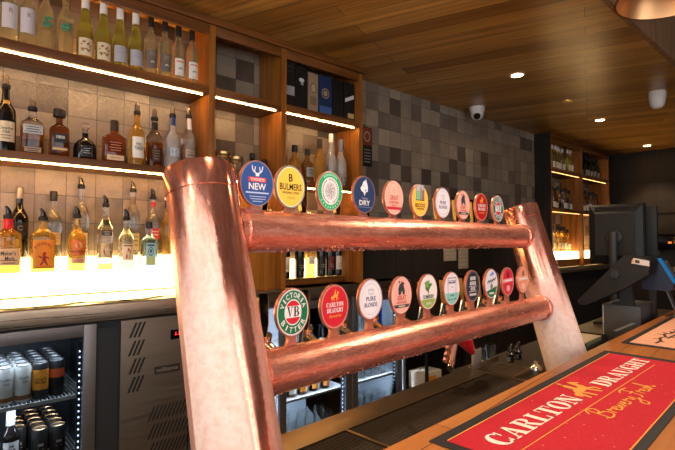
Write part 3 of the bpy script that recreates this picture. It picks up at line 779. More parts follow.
bottle('vodka_bottle', 'clear vodka with grey lettered label beside the upright', (1.119, yB, Z2), 'tallspirit', .325, .0385, B_clear, group=g, pour=PB,
       labels=[(.235, .300, .0136, flat(206, 204, 200), None), (.075, .118, .030, flat(170, 150, 130), bars(flat(96, 74, 60), 2, .8, .7, .4, .2))])

# glowing stand, front row
yC = 2.594; zC = 1.279; g = 'spirits on the front step of the glowing stand'
kx = yC / 2.60
bottle('bourbon_bottle', 'squarish bourbon with red wax neck and cream label', (.298 * kx, yC, zC), 'square', .29, .050, B_amber, n=3.4, ay=.8, group=g,
       labels=[(.035, .110, .042, flat(236, 196, 150), lambda p, a, b, h: (p.text("Maker's", -.002, b - .020, .056, .020, flat(60, 40, 30)), p.text('Mark', .004, b - .044, .036, .020, flat(60, 40, 30)), bars(flat(150, 90, 60), 2, .7, .3, .16, .06)(p, a, b, h)))], pour=PD)
t = [o for o in bpy.data.objects if o.get('label', '').startswith('squarish bourbon')][0]
m = MB(); m.lathe([(.030, .178), (.026, .190), (.0205, .200), (.0185, .225), (.0195, .246), (.016, .252)], mat('red_sealing_wax', rgb(196, 20, 40), .3), 18); m.build('wax_seal', t)
def devil(p, a, b, h):
    red = flat(176, 34, 20)
    p.arc('FIREBALL', 0, b - .052, .036, .036, 150, 30, .013, .009, red)
    p.L += 1
    for pl in ([(-.006, .03), (.008, .034), (.010, .058), (-.004, .062)], [(-.004, .060), (.006, .060), (.010, .074), (.002, .078), (-.006, .072)], [(-.006, .054), (-.020, .062), (-.022, .056), (-.006, .046)], [(.008, .052), (.020, .044), (.022, .050), (.008, .058)],
               [(-.006, .034), (-.016, .018), (-.010, .014), (.000, .030)], [(.002, .032), (.012, .014), (.018, .016), (.009, .036)]):
        p.shape([(x, a + z) for x, z in pl], red)
    p.rect(-h * .7, h * .7, a + .006, a + .0085, red)
bottle('whisky_bottle', 'square amber whisky with red figure on orange label', (.434 * kx, yC, zC), 'square', .285, .050, B_gold, n=5, ay=.7, group=g, pour=PD,
       labels=[(.016, .150, .043, flat(240, 146, 28), devil)])
bottle('rum_bottle', 'orange rum with red band label and black pourer', (.580 * kx, yC, zC), 'spirit', .285, .040, B_gold, group=g, pour=PD,
       labels=[(.075, .150, .034, flat(224, 116, 44), lambda p, a, b, h: (p.ell(0, b - .026, .016, .016, flat(236, 190, 120)), p.text('Bundaberg', 0, a + .018, .060, .014, flat(110, 24, 20)))), (.035, .062, .034, flat(236, 170, 140), bars(flat(200, 120, 90), 1, .6, .5, .2, .2))])
bottle('rum_bottle', 'tall clear rum nearly empty with black oval label', (.710 * kx, yC, zC), 'tallspirit', .345, .036, F_low, group=g, pour=PD,
       labels=[(.062, .135, .030, flat(214, 190, 150), lambda p, a, b, h: (p.ell(.004, (a + b) / 2 - .002, .021, .030, K), p.text('SAILOR', .004, (a + b) / 2 + .004, .034, .008, W), p.polys(strip_arc(.004, (a + b) / 2, (.0185, .027), (.0172, .0255), 0, 360, 24), GO))), (.172, .200, .026, flat(44, 38, 36), bars(flat(190, 180, 160), 2, .6, .7, .4, .15)), (.225, .255, .016, K, bars(GO, 1, .7, .5, .2, .2))])
bottle('rum_bottle', 'pale rum with a red figure on clear label', (.813 * kx, yC, zC), 'spirit', .282, .038, F_third, group=g, pour=PD,
       labels=[(.045, .130, .030, flat(240, 222, 186), lambda p, a, b, h: (p.polys([[(-.006, a + .012), (.006, a + .012), (.010, a + .045), (-.009, a + .045)], [(-.005, a + .045), (.006, a + .045), (.004, a + .062), (-.004, a + .062)], [(-.014, a + .010), (-.008, a + .010), (-.004, a + .030), (-.009, a + .032)], [(.007, a + .03), (.015, a + .05), (.012, a + .055), (.005, a + .04)]], flat(186, 50, 36)), bars(flat(170, 120, 80), 1, .8, .9, .2, .1)(p, a, b, h)))])
def crown(p, a, b, h):
    p.ell(0, b - .045, .015, .024, flat(66, 96, 150)); p.ell(0, b - .045, .0115, .019, flat(150, 200, 214)); p.ell(0, b - .043, .006, .010, flat(60, 80, 120)); bars(flat(60, 96, 150), 1, .7, .9, .2, .09)(p, a, b, h); p.rect(-h * .7, h * .7, a + .008, a + .045, flat(200, 214, 150))
bottle('gin_bottle', 'square pale blue gin with dark cap and crest', (.932 * kx, yC, zC), 'square', .248, .040, B_blue, n=5, ay=.7, group=g, cap=(K, .036, 1.15),
       labels=[(.014, .135, .026, flat(170, 214, 216), crown)])
# glowing stand, rear row
yD = 2.678; zD = 1.346; g = 'spirits on the rear step of the glowing stand'
bottle('whisky_bottle', 'black bottle with silver cap behind the cream labelled bourbon', (.349, yD, zD), 'spirit', .335, .038, B_black, group=g, cap=(mat('silver_foil', rgb(150, 140, 132), .35, .6), .055, 1.05),
       labels=[(.085, .165, .03, K, lambda p, a, b, h: (p.polys(strip_arc(0, b - .026, (.011, .011), (.008, .008), 30, 330, 16), flat(170, 150, 130)), p.rect(-.02, .02, a + .024, a + .030, flat(190, 180, 170))))])
bottle('spirit_bottle', 'clear black capped bottle behind the red figure whisky', (.490, yD, zD), 'spirit', .325, .038, B_clear, group=g, cap=(K, .05, 1.12), labels=[(.06, .12, .03, flat(224, 190, 140), bars(flat(190, 140, 90), 3, .7, .8, .25, .08))])
bottle('spirit_bottle', 'tall clear bottle behind the orange rum', (.612, yD, zD), 'tallspirit', .375, .037, B_clear, group=g, pour=PD, labels=[(.05, .12, .03, flat(230, 200, 150), bars(flat(190, 140, 90), 2, .7, .8, .25, .08))])
bottle('spirit_bottle', 'tall clear bottle behind the pale rum', (.869, yD, zD), 'tallspirit', .375, .038, B_clear, group=g, pour=PD, labels=[(.03, .12, .03, flat(220, 196, 140), bars(flat(110, 130, 90), 3, .7, .8, .25, .08)), (.28, .32, .0145, flat(120, 100, 84), None)])
bottle('spirit_bottle', 'clear bottle with red neck and label behind the blue gin', (.978, yD, zD), 'spirit', .345, .038, B_clear, group=g, pour=PD, labels=[(.09, .15, .032, flat(196, 52, 40), bars(W, 2, .7, .7, .3, .12)), (.27, .30, .0145, flat(186, 40, 40), None)])
bottle('spirit_bottle', 'yellow liqueur bottle half hidden by the near tap post', (1.062, yD, zD), 'spirit', .31, .038, B_gold, group=g, cap=(K, .04, 1.12))

# narrow second bay, middle shelf: glass jars and dark bottles
def jar(label, x, y, z, r, h):
    t = thing('glass_jar', label, 'jar', (x, y, z + .0008), 0, 'glass jars in the narrow second bay')
    m = MB(); m.lathe([(r * .9, 0), (r, .006), (r, h), (r * 1.04, h + .003), (r * .93, h + .004), (r * .93, .008), (.001, .006)], G_clear, 20, cap1=False); m.build('jar_body', t)
    m = MB(); m.lathe([(r * 1.05, h - .012), (r * 1.07, h - .008), (r * 1.07, h + .002), (r * 1.03, h + .002), (r * 1.03, h - .012)], M_gold, 20, cap0=False, cap1=False); m.build('rim_band', t)
jar('glass jar showing over the near tap post beside antler badge', 1.335, 2.535, Z2, .045, .135)
jar('glass jar behind the antler badge in the second bay', 1.435, 2.56, Z2, .042, .12)
bottle('spirit_bottle', 'black bottle with grey label between antler and yellow badges', (1.535, 2.535, Z2), 'spirit', .155, .040, B_black, cap=(K, .03, 1.2), labels=[(.02, .085, .034, flat(176, 164, 150), lambda p, a, b, h: (p.ell(0, a + .034, .012, .015, flat(90, 76, 64)), bars(flat(90, 76, 64), 1, .8, .9, .2, .09)(p, a, b, h)))])
bottle('spirit_bottle', 'small black bottle against the second upright', (1.630, 2.545, Z2), 'spirit', .13, .036, B_black, cap=(K, .03, 1.2))

# third bay, middle shelf
yE = 2.54; g = 'spirits on the middle shelf of the third bay'
bottle('spirit_bottle', 'dark bottle at the left end of the third bay', (1.785, yE, Z2), 'spirit', .17, .034, B_black, group=g, cap=(K, .03, 1.2))
bottle('whisky_bottle', 'amber whisky with reddish label above the yellow badge', (1.866, yE, Z2), 'spirit', .252, .043, B_amber, group=g, cap=(K, .045, 1.3), labels=[(.035, .095, .032, flat(150, 66, 40), bars(flat(210, 150, 100), 2, .6, .7, .3, .1))])
bottle('whisky_bottle', 'amber whisky with grey label next to reddish labelled one', (1.972, yE, Z2), 'spirit', .24, .043, B_damber, group=g, cap=(K, .045, 1.3), labels=[(.045, .11, .034, flat(150, 140, 130), bars(flat(90, 80, 72), 2, .6, .7, .3, .1))])
bottle('whisky_bottle', 'tall golden whisky with dark neck in third bay', (2.082, yE, Z2), 'tallspirit', .325, .043, B_amber, group=g, cap=(flat(40, 26, 20), .07, 1.15))
bottle('vodka_bottle', 'tall slim frosted vodka, left of the frosted pair', (2.184, yE, Z2), 'frost', .378, .040, B_frost, group=g, cap=(flat(226, 222, 214), .06, 1.1), labels=[(.075, .105, .025, flat(120, 110, 90), None)])
bottle('vodka_bottle', 'frosted vodka with grey blue neck, right of pair', (2.278, yE, Z2), 'frost', .350, .042, B_frost, group=g, cap=(flat(96, 104, 122), .085, 1.1), labels=[(.075, .100, .025, flat(150, 140, 120), None)])
# third bay, top shelf: boxed bottles
def giftbox(label, x0, x1, h, col, art=None):
    w = x1 - x0
    t = thing('gift_box', label, 'box', ((x0 + x1) / 2, 2.532, Z1 + .0008), 0, 'boxed bottles on the top shelf of the third bay')
    m = MB(); m.box(-w / 2 + .002, w / 2 - .002, -.045, .045, 0, h, col, .0015); m.build('box_body', t)
    if art:
        P = Print(lambda u, v, L: (u, -.0453 - .0003 * L, v)); P.rect(-w / 2 + .003, w / 2 - .003, .002, h - .002, col); art(P, w / 2, h); P.flatbuild('printed_front', t)
giftbox('tall black box with pale panel at left end of third bay', 1.747, 1.826, .335, K, lambda p, w, h: (p.rect(-w * .9, w * .9, .08, .14, flat(150, 146, 150)), bars(flat(90, 86, 84), 2, .7, .8, .2, .02)(p, .14, .30, w)))
giftbox('black box with a small white emblem, second from left', 1.828, 1.932, .292, K, lambda p, w, h: (p.ell(0, h * .68, .022, .014, flat(190, 190, 194)), p.ell(.004, h * .60, .012, .010, flat(150, 150, 156))))
giftbox('narrow beige box with medallion print', 1.936, 2.024, .270, flat(150, 126, 100), lambda p, w, h: (p.ell(0, h * .62, .026, .036, flat(110, 88, 66)), p.ell(0, h * .62, .019, .028, flat(176, 150, 120)), p.rect(-w * .6, w * .6, .05, .11, flat(120, 98, 74))))
giftbox('navy box with round gold medallion', 2.028, 2.148, .272, flat(28, 46, 84), lambda p, w, h: (p.ell(0, h * .56, .034, .036, flat(150, 126, 90)), p.ell(0, h * .56, .026, .028, flat(40, 54, 84)), p.ell(0, h * .56, .017, .019, flat(170, 146, 104)), p.rect(-w * .9, w * .9, .0, .06, flat(60, 92, 150))))
giftbox('plain black box right of the navy box', 2.152, 2.258, .275, flat(18, 18, 20))
giftbox('black box with white slash against the right upright', 2.262, 2.370, .280, flat(20, 20, 22), lambda p, w, h: (p.polys([[(-w * .8, h * .46), (w * .8, h * .60), (w * .8, h * .70), (-w * .8, h * .56)]], flat(206, 204, 204)), p.rect(-w * .3, w * .8, .02, .055, flat(190, 160, 110))))
# third bay, counter level: wines in front of the glow
yF = 2.644; zF = 1.172; g = 'wines below the upper rail in the third bay'
for x, mt, lm, lb in ((1.862, B_dgreen, W, 'dark wine with white label at left under upper rail'), (1.985, B_dgreen, K, 'dark wine with black label under the upper rail'),
                      (2.080, B_gold, W, 'yellow wine bottle under the upper rail'), (2.180, B_dgreen, flat(30, 26, 28), 'dark wine just right of the yellow bottle'),
                      (2.262, B_dgreen, flat(110, 30, 26), 'dark wine with maroon label under the upper rail'), (2.336, B_dgreen, flat(206, 198, 184), 'dark wine with pale label beside the last upright')):
    bottle('wine_bottle', lb, (x, yF, zF), 'bordeaux', .305, .034, mt, group=g, cap=(K, .05, 1.12), labels=[(.045 if lm is not W or mt is B_dgreen else .09, .145, .032, lm, bars(flat(150, 140, 130), 2, .6, .4, .16, .06))])

# far shelving: smaller in the picture, the same kinds of bottle
def far_row(name, label, group, z, x0, x1, n, shape, H, r, mats_, y=2.56, lab=None, cap=None, seg=12, jit=.12):
    rn = random.Random(len(label) + n); protos = []
    for i in range(n):
        x = x0 + (x1 - x0) * (i + .5) / n
        k = i % len(mats_)
        if i < len(mats_):
            protos.append(bottle(name, label, (x, y, z), shape, H, r, mats_[k], group=group, seg=seg, cap=cap, labels=[(H * .1, H * .34, r * .9, lab[k % len(lab)], None)] if lab else ()))
        else: dup(protos[k], (x, y + rn.uniform(-.02, .03) * (1 if y < 2.6 else .1), z + .0008), scale=(1, 1, 1 + rn.uniform(-jit, jit * .4)))
far_row('wine_bottle', 'pale wine standing on top shelf of the far left bay', 'pale wines on the far top shelf', Z1, 5.55, 6.34, 9, 'bordeaux', .31, .036, [B_pale, B_olive], lab=[W, CR], cap=(W, .05, 1.1), jit=.02)
far_row('wine_bottle', 'dark wine standing on top shelf of the far right bay', 'dark wines on the far top shelf', Z1, 6.45, 7.28, 9, 'bordeaux', .30, .037, [B_dgreen], lab=[flat(150, 140, 130)], cap=(K, .05, 1.1), jit=.02)
far_row('spirit_bottle', 'spirit bottle on middle shelf of the far left bay', 'spirits on the far middle shelf', Z2, 5.55, 6.34, 9, 'spirit', .29, .040, [B_damber, B_amber, B_clear], lab=[CR, K, W], cap=(K, .05, 1.15))
far_row('spirit_bottle', 'spirit bottle on middle shelf of the far right bay', 'spirits on the far right middle shelf', Z2, 6.45, 7.28, 8, 'spirit', .30, .040, [B_clear, B_damber], lab=[W, CR], cap=(K, .05, 1.15))
far_row('spirit_bottle', 'glowing amber bottle on the stand in far left bay', 'spirits on the far glowing stand', 1.301, 5.56, 6.34, 8, 'spirit', .32, .040, [B_gold, B_amber, B_clear], y=2.58, lab=[CR, W, CR], cap=(K, .05, 1.15))

# ------------------------------------------------------------------ drinks inside the fridges
def can(label, loc, side, band, rim, art=None, group=None):
    t = thing('drink_can', label, 'can', (loc[0], loc[1], loc[2] + .0006), 0, group); r = .0325; H = .165
    m = MB(); m.lathe([(.024, 0), (.029, .004), (r, .014), (r, H - .016), (.0285, H - .004)], side, 22); m.build('can_body', t)
    m = MB(); m.lathe([(.0285, H - .005), (.0292, H - .001), (.0278, H), (.0262, H - .006), (.001, H - .006)], rim, 22, cap0=False, cap1=False); m.build('can_lid', t)
    P = Print(lambda u, v, L: ((r + .0005 + .0003 * L) * math.sin(u / r), -(r + .0005 + .0003 * L) * math.cos(u / r), v))
    for a, b, mt in band:
        for k in range(12): P.shape(rc(-.05 + .1 * k / 12, -.05 + .1 * (k + 1) / 12, a, b), mt)
    if art: art(P)
    P.flatbuild('printed_label', t); return t
cw, cgr = flat(196, 196, 194), flat(60, 58, 58)
c1 = can('white can with brown foot at the fridge left edge', (.228, 2.56, .7), cw, [(.014, .034, flat(120, 74, 40))], M_alu, None, 'cans in the front row of the upper fridge shelf')
G1 = 'cans in the front row of the upper fridge shelf'; 
def whiteart(P): P.text('Canadian', 0, .112, .040, .012, flat(90, 90, 92)); P.text('Club', .003, .094, .022, .012, flat(90, 90, 92)); P.rect(-.02, .02, .06, .062, flat(140, 140, 140))
cA = can('white can, left one of the two facing the glass', (.294, 2.56, .7), cw, [(.014, .034, flat(120, 74, 40))], M_alu, whiteart, G1)
cB = dup(cA, (.362, 2.56, .7006), 'white can next to the yellow can in the fridge')
cC = can('yellow can with dark lettering on the upper fridge shelf', (.430, 2.56, .7), flat(36, 36, 38), [(.045, .135, flat(226, 150, 44))], M_alu, lambda P: (P.text('GOLD', -.002, .085, .048, .026, flat(60, 40, 24)), P.polys(strip_arc(0, .09, (.028, .040), (.026, .037), 20, 160, 10), flat(196, 110, 30))), G1)
cD = can('black can with red orange patch beside fridge lights', (.498, 2.575, .7), flat(26, 24, 26), [(.085, .125, flat(186, 76, 36))], M_alu, None, G1)
gB = 'cans behind the front row on the upper fridge shelf'
for src in (cA, cB, cC, cD):
    for k in range(1, 5):
        dup(src, (src.location.x, src.location.y + .07 * k, .7006), 'can standing behind the front row on the upper fridge shelf', gB)
blk = flat(26, 24, 24)
M_goldlid = mat('gold_can_lid', (.80, .50, .26, 1), .35, 1.0)
d1 = can('black can with gold lid, left of lower shelf pair', (.432, 2.56, .4), blk, [(.014, .040, flat(190, 176, 160))], M_goldlid, lambda P: (P.text('ONE', 0, .095, .022, .012, W), P.rect(-.012, .012, .075, .077, W)), 'black cans in the front row of the lower fridge shelf')
d2 = dup(d1, (.505, 2.56, .4006), 'black can with gold lid, right of lower shelf pair')
gC = 'black cans behind the front pair on the lower fridge shelf'
for src in (d1, d2):
    for k in range(1, 5): dup(src, (src.location.x, 2.56 + .07 * k, .4006), 'black gold lidded can behind the front pair on lower shelf', gC)
for k in range(3): dup(d1, (.360, 2.64 + .07 * k, .4006), 'black gold lidded can behind the front pair on lower shelf', gC)
bottle('bourbon_bottle', 'black bottle with white label and pale neck inside fridge', (.322, 2.575, .4), 'spirit', .275, .038, B_black, cap=(flat(160, 158, 160), .075, 1.1), labels=[(.05, .135, .033, flat(206, 204, 204), lambda p, a, b, h: (p.text('JIM', 0, b - .02, .018, .012, K), p.text('BEAM', 0, b - .036, .030, .012, K), p.ell(0, a + .024, .010, .012, flat(150, 40, 40))))])
# two door fridge: small bottles over a row of glasses
for i, (x, lm) in enumerate(((1.86, W), (1.95, flat(220, 130, 40)), (2.05, flat(226, 150, 60)), (2.15, flat(210, 120, 50)))):
    bottle('beer_bottle', ['brown bottle with white label at left in the two door fridge', 'brown bottle with deep orange label, second in two door fridge', 'brown bottle with light orange label, third in two door fridge', 'brown bottle with dull orange label nearest the fridge lights'][i],
           (x, 2.57, .4), 'spirit', .24, .033, B_brown, group='bottles in the two door fridge', cap=(GO, .012, 1.2), labels=[(.02, .11, .03, lm, bars(flat(110, 70, 40), 2, .6, .7, .3, .1))])
def tumbler(label, loc, r=.036, h=.14, group=None, mt=None, base=.012):
    t = tag(MB().lathe([(r * .78, 0), (r * .8, .003), (r, h), (r * .94, h), (r * .74, base), (.001, base)], mt or G_clear, 18, cap1=False).build('beer_glass', None, (loc[0], loc[1], loc[2] + .0006), smooth=50), label, 'glass', group)
    return t
g0 = None
for (x0, x1, z, n, lb, gr) in ((1.83, 2.22, .1, 5, 'clear glass on the floor of the left two door fridge bay', 'glasses low in the left fridge door'), (2.40, 2.78, .1, 5, 'clear glass on the floor of the right two door fridge bay', 'glasses low in the right fridge door'),
                              (2.40, 2.78, .4, 5, 'clear glass on the wire shelf of right two door fridge bay', 'glasses on the wire shelf of the right fridge door')):
    for i in range(n):
        for j in range(2):
            loc = (x0 + (x1 - x0) * (i + .5) / n, 2.57 + .09 * j, z + .0006)
            if g0 is None: g0 = tumbler(lb, loc, .034, .15, gr)
            else: dup(g0, loc, lb, gr)

# blue glasses stacked on the upper wire shelf of the right-hand door
B_bluegl = glass('blue_glass', (.30, .50, .85, 1))
gp = tag(MB().lathe([(.024, 0), (.025, .003), (.033, .10), (.034, .104), (.031, .104), (.022, .010), (.001, .009)], B_bluegl, 18, cap1=False).build('blue_tumbler', None, (2.70, 2.57, .7006), smooth=50), 'blue tumbler in the stack inside the right fridge door', 'glass', 'stacked blue tumblers')
for k in range(1, 4): dup(gp, (2.70, 2.57, .7006 + .050 * k))
for i, x in enumerate((1.88, 1.97, 2.07, 2.17, 2.45, 2.54, 2.62)):
    o = dup(g0, (x, 2.57, .7006), 'clear glass on the upper wire shelves of two door fridge', 'glasses on the upper wire shelves')
# ------------------------------------------------------------------ customer bar
t = thing('bar_counter', 'timber topped customer bar running through the foreground', 'bar', FB(1.4, .18, 0), BAR)
m = MB(); m.box(-3.0, 2.9, -.40, .373, 1.005, 1.05, M_bar, .004); m.build('bar_top', t)
m = MB(); m.box(-2.95, 2.85, -.34, .33, 0, 1.004, M_dwood); m.build('bar_front', t)
t = thing('drip_tray_bench', 'steel drip tray bench with woven black mats behind the bar', 'drip tray', FB(.65, .745, .95), BAR)
m = MB(); m.box(-.95, .95, -.185, .185, -.03, -.006, M_traysteel); m.box(-.95, .95, .092, .185, -.006, 0, M_traysteel, .001); m.box(-.95, .95, -.185, -.175, -.006, 0, M_traysteel)
m.box(.925, .95, -.175, .092, -.006, 0, M_traysteel); m.box(.203, .213, -.175, .092, -.006, -.0005, M_traysteel); m.build('tray', t)
for a, b in ((-.945, .200), (.216, .922)):
    m = MB(); m.box(a, b, -.172, .089, -.0058, -.002, M_mesh); m.build('mesh_mat', t, smooth=0)
m = MB(); m.box(-.93, .93, -.17, .165, -.95, -.031, M_blackm); m.build('bench_base', t)
t = thing('sink_bench', 'dark underbar bench beyond the drip tray carrying the till', 'bench', FB(2.9, .78, .92), BAR)
m = MB(); m.box(-1.29, 1.3, -.215, .23, -.03, 0, mat('dark_bench_top', rgb(58, 50, 42), .45, .3), .001); m.build('bench_top', t)
m = MB(); m.box(-1.28, 1.28, -.20, .21, -.92, -.031, M_blackm); m.build('bench_base', t)

# copper tap font: two leaning posts and two rails
LEAN = math.atan(.295)
PL, PR, Q0, ZB = .450, 1.868, .765 - .295 * .35, .95
tw = thing('beer_font', 'frosted copper ladder shaped beer font on the bar', 'beer font', FB(PL, Q0, ZB), BAR)
def post(dp, mt, base, nm):
    m = MB(); L = .634; r, e = (.0765, .0670) if dp == 0 else (.0785, .0685)
    prof = [(r * .98, base), (r, base + .01), (e, L - .052), (e * 1.02, L - .050), (e * 1.02, L - .010), (e * .985, L), (e * .90, L + .001), (e * .88, L - .006), (.001, L - .008)]
    m.lathe(prof, mt, 48, cap1=False)
    o = m.build(nm, tw, (dp, 0, 0), (-LEAN, 0, 0), smooth=30)
    return o
tag(post(0, M_cuL, .022, 'post'), 'near post with a bare copper streak through its frost')
tag(post(PR - PL, M_cuR, -.006, 'post'), 'far post frosted white below the lower rail')
ZU, ZL = 1.442, 1.174
def qat(z): return .731 + .2575 * (z - 1.174)
for nm, zr in (('upper_rail', ZU), ('lower_rail', ZL)):
    m = MB(); m.cyl((0, 0, 0), (0, 0, PR - PL - .10), .0425, .0425, M_cu, 40)
    for s0 in (.012, PR - PL - .10 - .046):
        m.lathe([(.0427, s0), (.047, s0 + .003), (.047, s0 + .020), (.0427, s0 + .024)], M_cu, 40, cap0=False, cap1=False)
    rl = m.build(nm, tw, (.05, qat(zr) - Q0, zr - ZB), (0, PI / 2, 0))
    rn = random.Random(nm); m = MB()
    for k in range(420):
        a = rn.uniform(-.9, .9) if k % 3 else rn.uniform(-2.3, 2.3); rr = rn.choice([.0009, .0012, .0015, .0022]) * (1.25 if abs(a) < .35 and k % 3 else 1)
        x = rn.uniform(.06, PR - PL - .16)
        b = bmesh.new(); bmesh.ops.create_icosphere(b, subdivisions=1, radius=rr)
        bmesh.ops.translate(b, vec=(math.cos(a) * (.0425 + rr * .35), math.sin(a) * .0425, x), verts=b.verts); m.merge(b, M_cus)
    tag(m.build('condensation', rl, smooth=80), kind='stuff')

# ------------------------------------------------------------------ taps with their round badges
RX, RZ = .0415, .0475
def white(r=234, g=228, b=226): return flat(r, g, b, .35)
RED = flat(206, 36, 50, .35); GRN = flat(22, 112, 66, .35); NAVY = flat(40, 60, 108, .35); BLK = flat(24, 24, 28, .35)
GOLDP = flat(232, 168, 70, .35); PINK = flat(238, 176, 158, .35); YEL = flat(248, 196, 78, .35); DG = flat(58, 62, 70, .35)
def face_(P, c): P.ell(0, 0, .92, .92, c)
def b_vb(P, faded=False):
    face_(P, white()); P.ell(0, 0, .87, .87, GRN if not faded else flat(44, 92, 72, .35)); P.ell(0, 0, .50, .52, white())
    P.ell(0, 0, .46, .47, RED); P.rect(-.47, .47, -.21, .25, white()); P.slab('VB', -.36, -.17, .72, .40, BLK)
    P.arc('VICTORIA', 0, 0, .68, .69, 158, 22, .22, .19, white()); P.arc('BITTER', 0, 0, .69, .70, 214, 326, .22, .19, white(), True)
def horses(P, cx, cy, s, col):
    P.polys([[(cx + x * s, cy + y * s) for x, y in p] for p in (
        [(-.5, -.05), (-.3, .12), (.1, .12), (.3, .3), (.42, .28), (.40, .08), (.25, -.12), (-.42, -.14)],
        [(.22, .25), (.34, .52), (.50, .46), (.62, .30), (.56, .24), (.40, .30)], [(-.2, .12), (-.16, .40), (-.02, .58), (.06, .40), (.02, .12)],
        [(-.5, -.1), (-.62, -.45), (-.52, -.45), (-.38, -.14)], [(-.3, -.14), (-.28, -.5), (-.18, -.5), (-.18, -.13)], [(.1, -.13), (.18, -.48), (.28, -.48), (.24, -.12)], [(.3, -.05), (.52, -.2), (.46, -.40), (.38, -.38), (.40, -.22), (.22, -.12)],
        [(-.72, -.1), (-.5, .02), (-.46, -.14), (-.66, -.30)], [(-.1, .5), (.02, .72), (.10, .62), (.0, .48)])], col)
def b_draught(P, red=RED):
    face_(P, flat(236, 150, 140, .35)); P.ell(0, 0, .88, .88, red); horses(P, .02, .45, .42, GOLDP)
    P.slab('CARLTON', -.60, .00, 1.20, .19, white()); P.slab('DRAUGHT', -.56, -.25, 1.12, .19, white())
    P.L += 1; P.ribbon([(-.40, -.45), (-.30, -.35), (-.26, -.46), (-.12, -.38), (-.04, -.45), (.06, -.37), (.12, -.45), (.24, -.36), (.30, -.44), (.42, -.38)], .03, GOLDP)
def b_blonde(P):
    face_(P, white(216, 208, 214)); P.ell(0, 0, .84, .84, white(236, 228, 230)); P.polys(strip_arc(0, 0, (.74, .74), (.71, .71), 0, 360, 40), flat(196, 188, 198, .35))
    bl = flat(70, 70, 112, .35)
    P.text('PURE', 0, .02, .78, .21, bl); P.text('BLONDE', 0, -.26, 1.02, .20, bl)
    P.polys(strip_arc(0, .36, (.22, .16), (.17, .11), 180, 360, 10) + [rc(-.26, .26, .40, .44), [(-.06, .44), (.06, .44), (0, .58)], [(-.2, .44), (-.12, .44), (-.18, .54)], [(.12, .44), (.2, .44), (.18, .54)]], flat(190, 184, 190, .35))
def b_great(P, full=True):
    face_(P, flat(244, 196, 180, .35)); P.ell(0, 0, .87, .87, PINK); rd = flat(190, 62, 54, .35)
    if full:
        P.polys([[(-.28, .02), (-.32, .34), (-.18, .56), (-.06, .60), (.0, .74), (.10, .64), (.26, .62), (.18, .48), (.30, .20), (.28, .02), (.12, .02), (.04, .22), (-.10, .02)], [(-.30, .70), (-.22, .58), (-.14, .66), (-.2, .74)]], DG)
        P.text('GREAT', 0, -.13, .84, .24, rd); P.text('NORTHERN', 0, -.36, .92, .13, rd)
        P.L += 1; P.shape([(-.74, -.47), (.74, -.47), (.62, -.62), (-.62, -.62)], flat(74, 66, 66, .35)); P.rect(-.3, .3, -.58, -.51, flat(200, 180, 160, .35))
    else:
        P.polys(strip_arc(0, .42, (.26, .30), (.22, .25), 0, 360, 18), flat(246, 206, 192, .35))
        P.text('GREAT', 0, .0, .84, .27, rd); P.text('NORTHERN', 0, -.26, .92, .14, rd); P.text('ORIGINAL', 0, -.42, .5, .08, rd)
        P.L += 1; P.shape([(-.74, -.50), (.74, -.50), (.66, -.64), (-.66, -.64)], flat(206, 44, 62, .35))
def b_tree(P):
    face_(P, white(238, 226, 222)); g2 = flat(150, 176, 78, .35)
    P.L += 1; P.shape([(.87 * math.cos(R(a)), .87 * math.sin(R(a))) for a in range(208, 333, 4)], g2)
    rn = random.Random(3)
    for k in range(26):
        a = rn.uniform(0, 6.28); q = rn.uniform(0, .30); P.ell(q * math.cos(a) * 1.1, .36 + q * math.sin(a), .10, .09, [flat(96, 150, 62, .35), flat(140, 182, 84, .35), flat(60, 112, 60, .35)][k % 3], 8); P.L = 2 + (k % 4) * .5
    P.L = 5; P.rect(-.035, .035, -.10, .10, flat(60, 70, 50, .35)); P.text('SOMERSBY', 0, -.26, 1.16, .22, flat(52, 92, 66, .35)); P.text('APPLE', 0, -.62, .56, .13, white())
def b_mint(P):
    face_(P, white(236, 222, 224)); mt_ = flat(140, 204, 186, .35)
    P.L += 1; P.shape([(.88 * math.cos(R(a)), .88 * math.sin(R(a))) for a in range(196, 345, 4)], mt_)
    ol = flat(96, 96, 120, .35); P.polys([rc(-.50, .50, .60, .64), rc(-.50, -.46, -.62, .64), rc(.46, .50, -.62, .64), rc(-.46, .46, .44, .47)], ol)
    P.polys([rc(-.4, -.06, .30, .40), rc(.02, .40, .30, .40), rc(-.1, .1, .08, .12), rc(-.2, -.06, -.42, -.34), rc(.0, .2, -.42, -.34), rc(-.5, -.2, -.64, -.58), rc(-.1, .1, -.66, -.60), rc(.2, .5, -.64, -.58)], flat(70, 92, 120, .35))
def b_dark(P):
    face_(P, flat(110, 112, 118, .35)); P.ell(0, 0, .86, .86, DG); P.ell(0, 0, .66, .80, flat(40, 42, 48, .35)); c = flat(196, 192, 190, .35)
    P.polys([rc(-.36, .36, .36, .58), rc(-.40, .40, .06, .28), rc(-.54, .54, -.04, .0), rc(-.30, .30, -.26, -.08), rc(-.54, .54, -.34, -.30), rc(-.46, .46, -.58, -.44)], c)
    P.polys([rc(-.02, .02, .36, .58), rc(-.16, -.12, .06, .28), rc(.12, .16, .06, .28), rc(-.2, .2, -.2, -.16)], flat(40, 42, 48, .35))
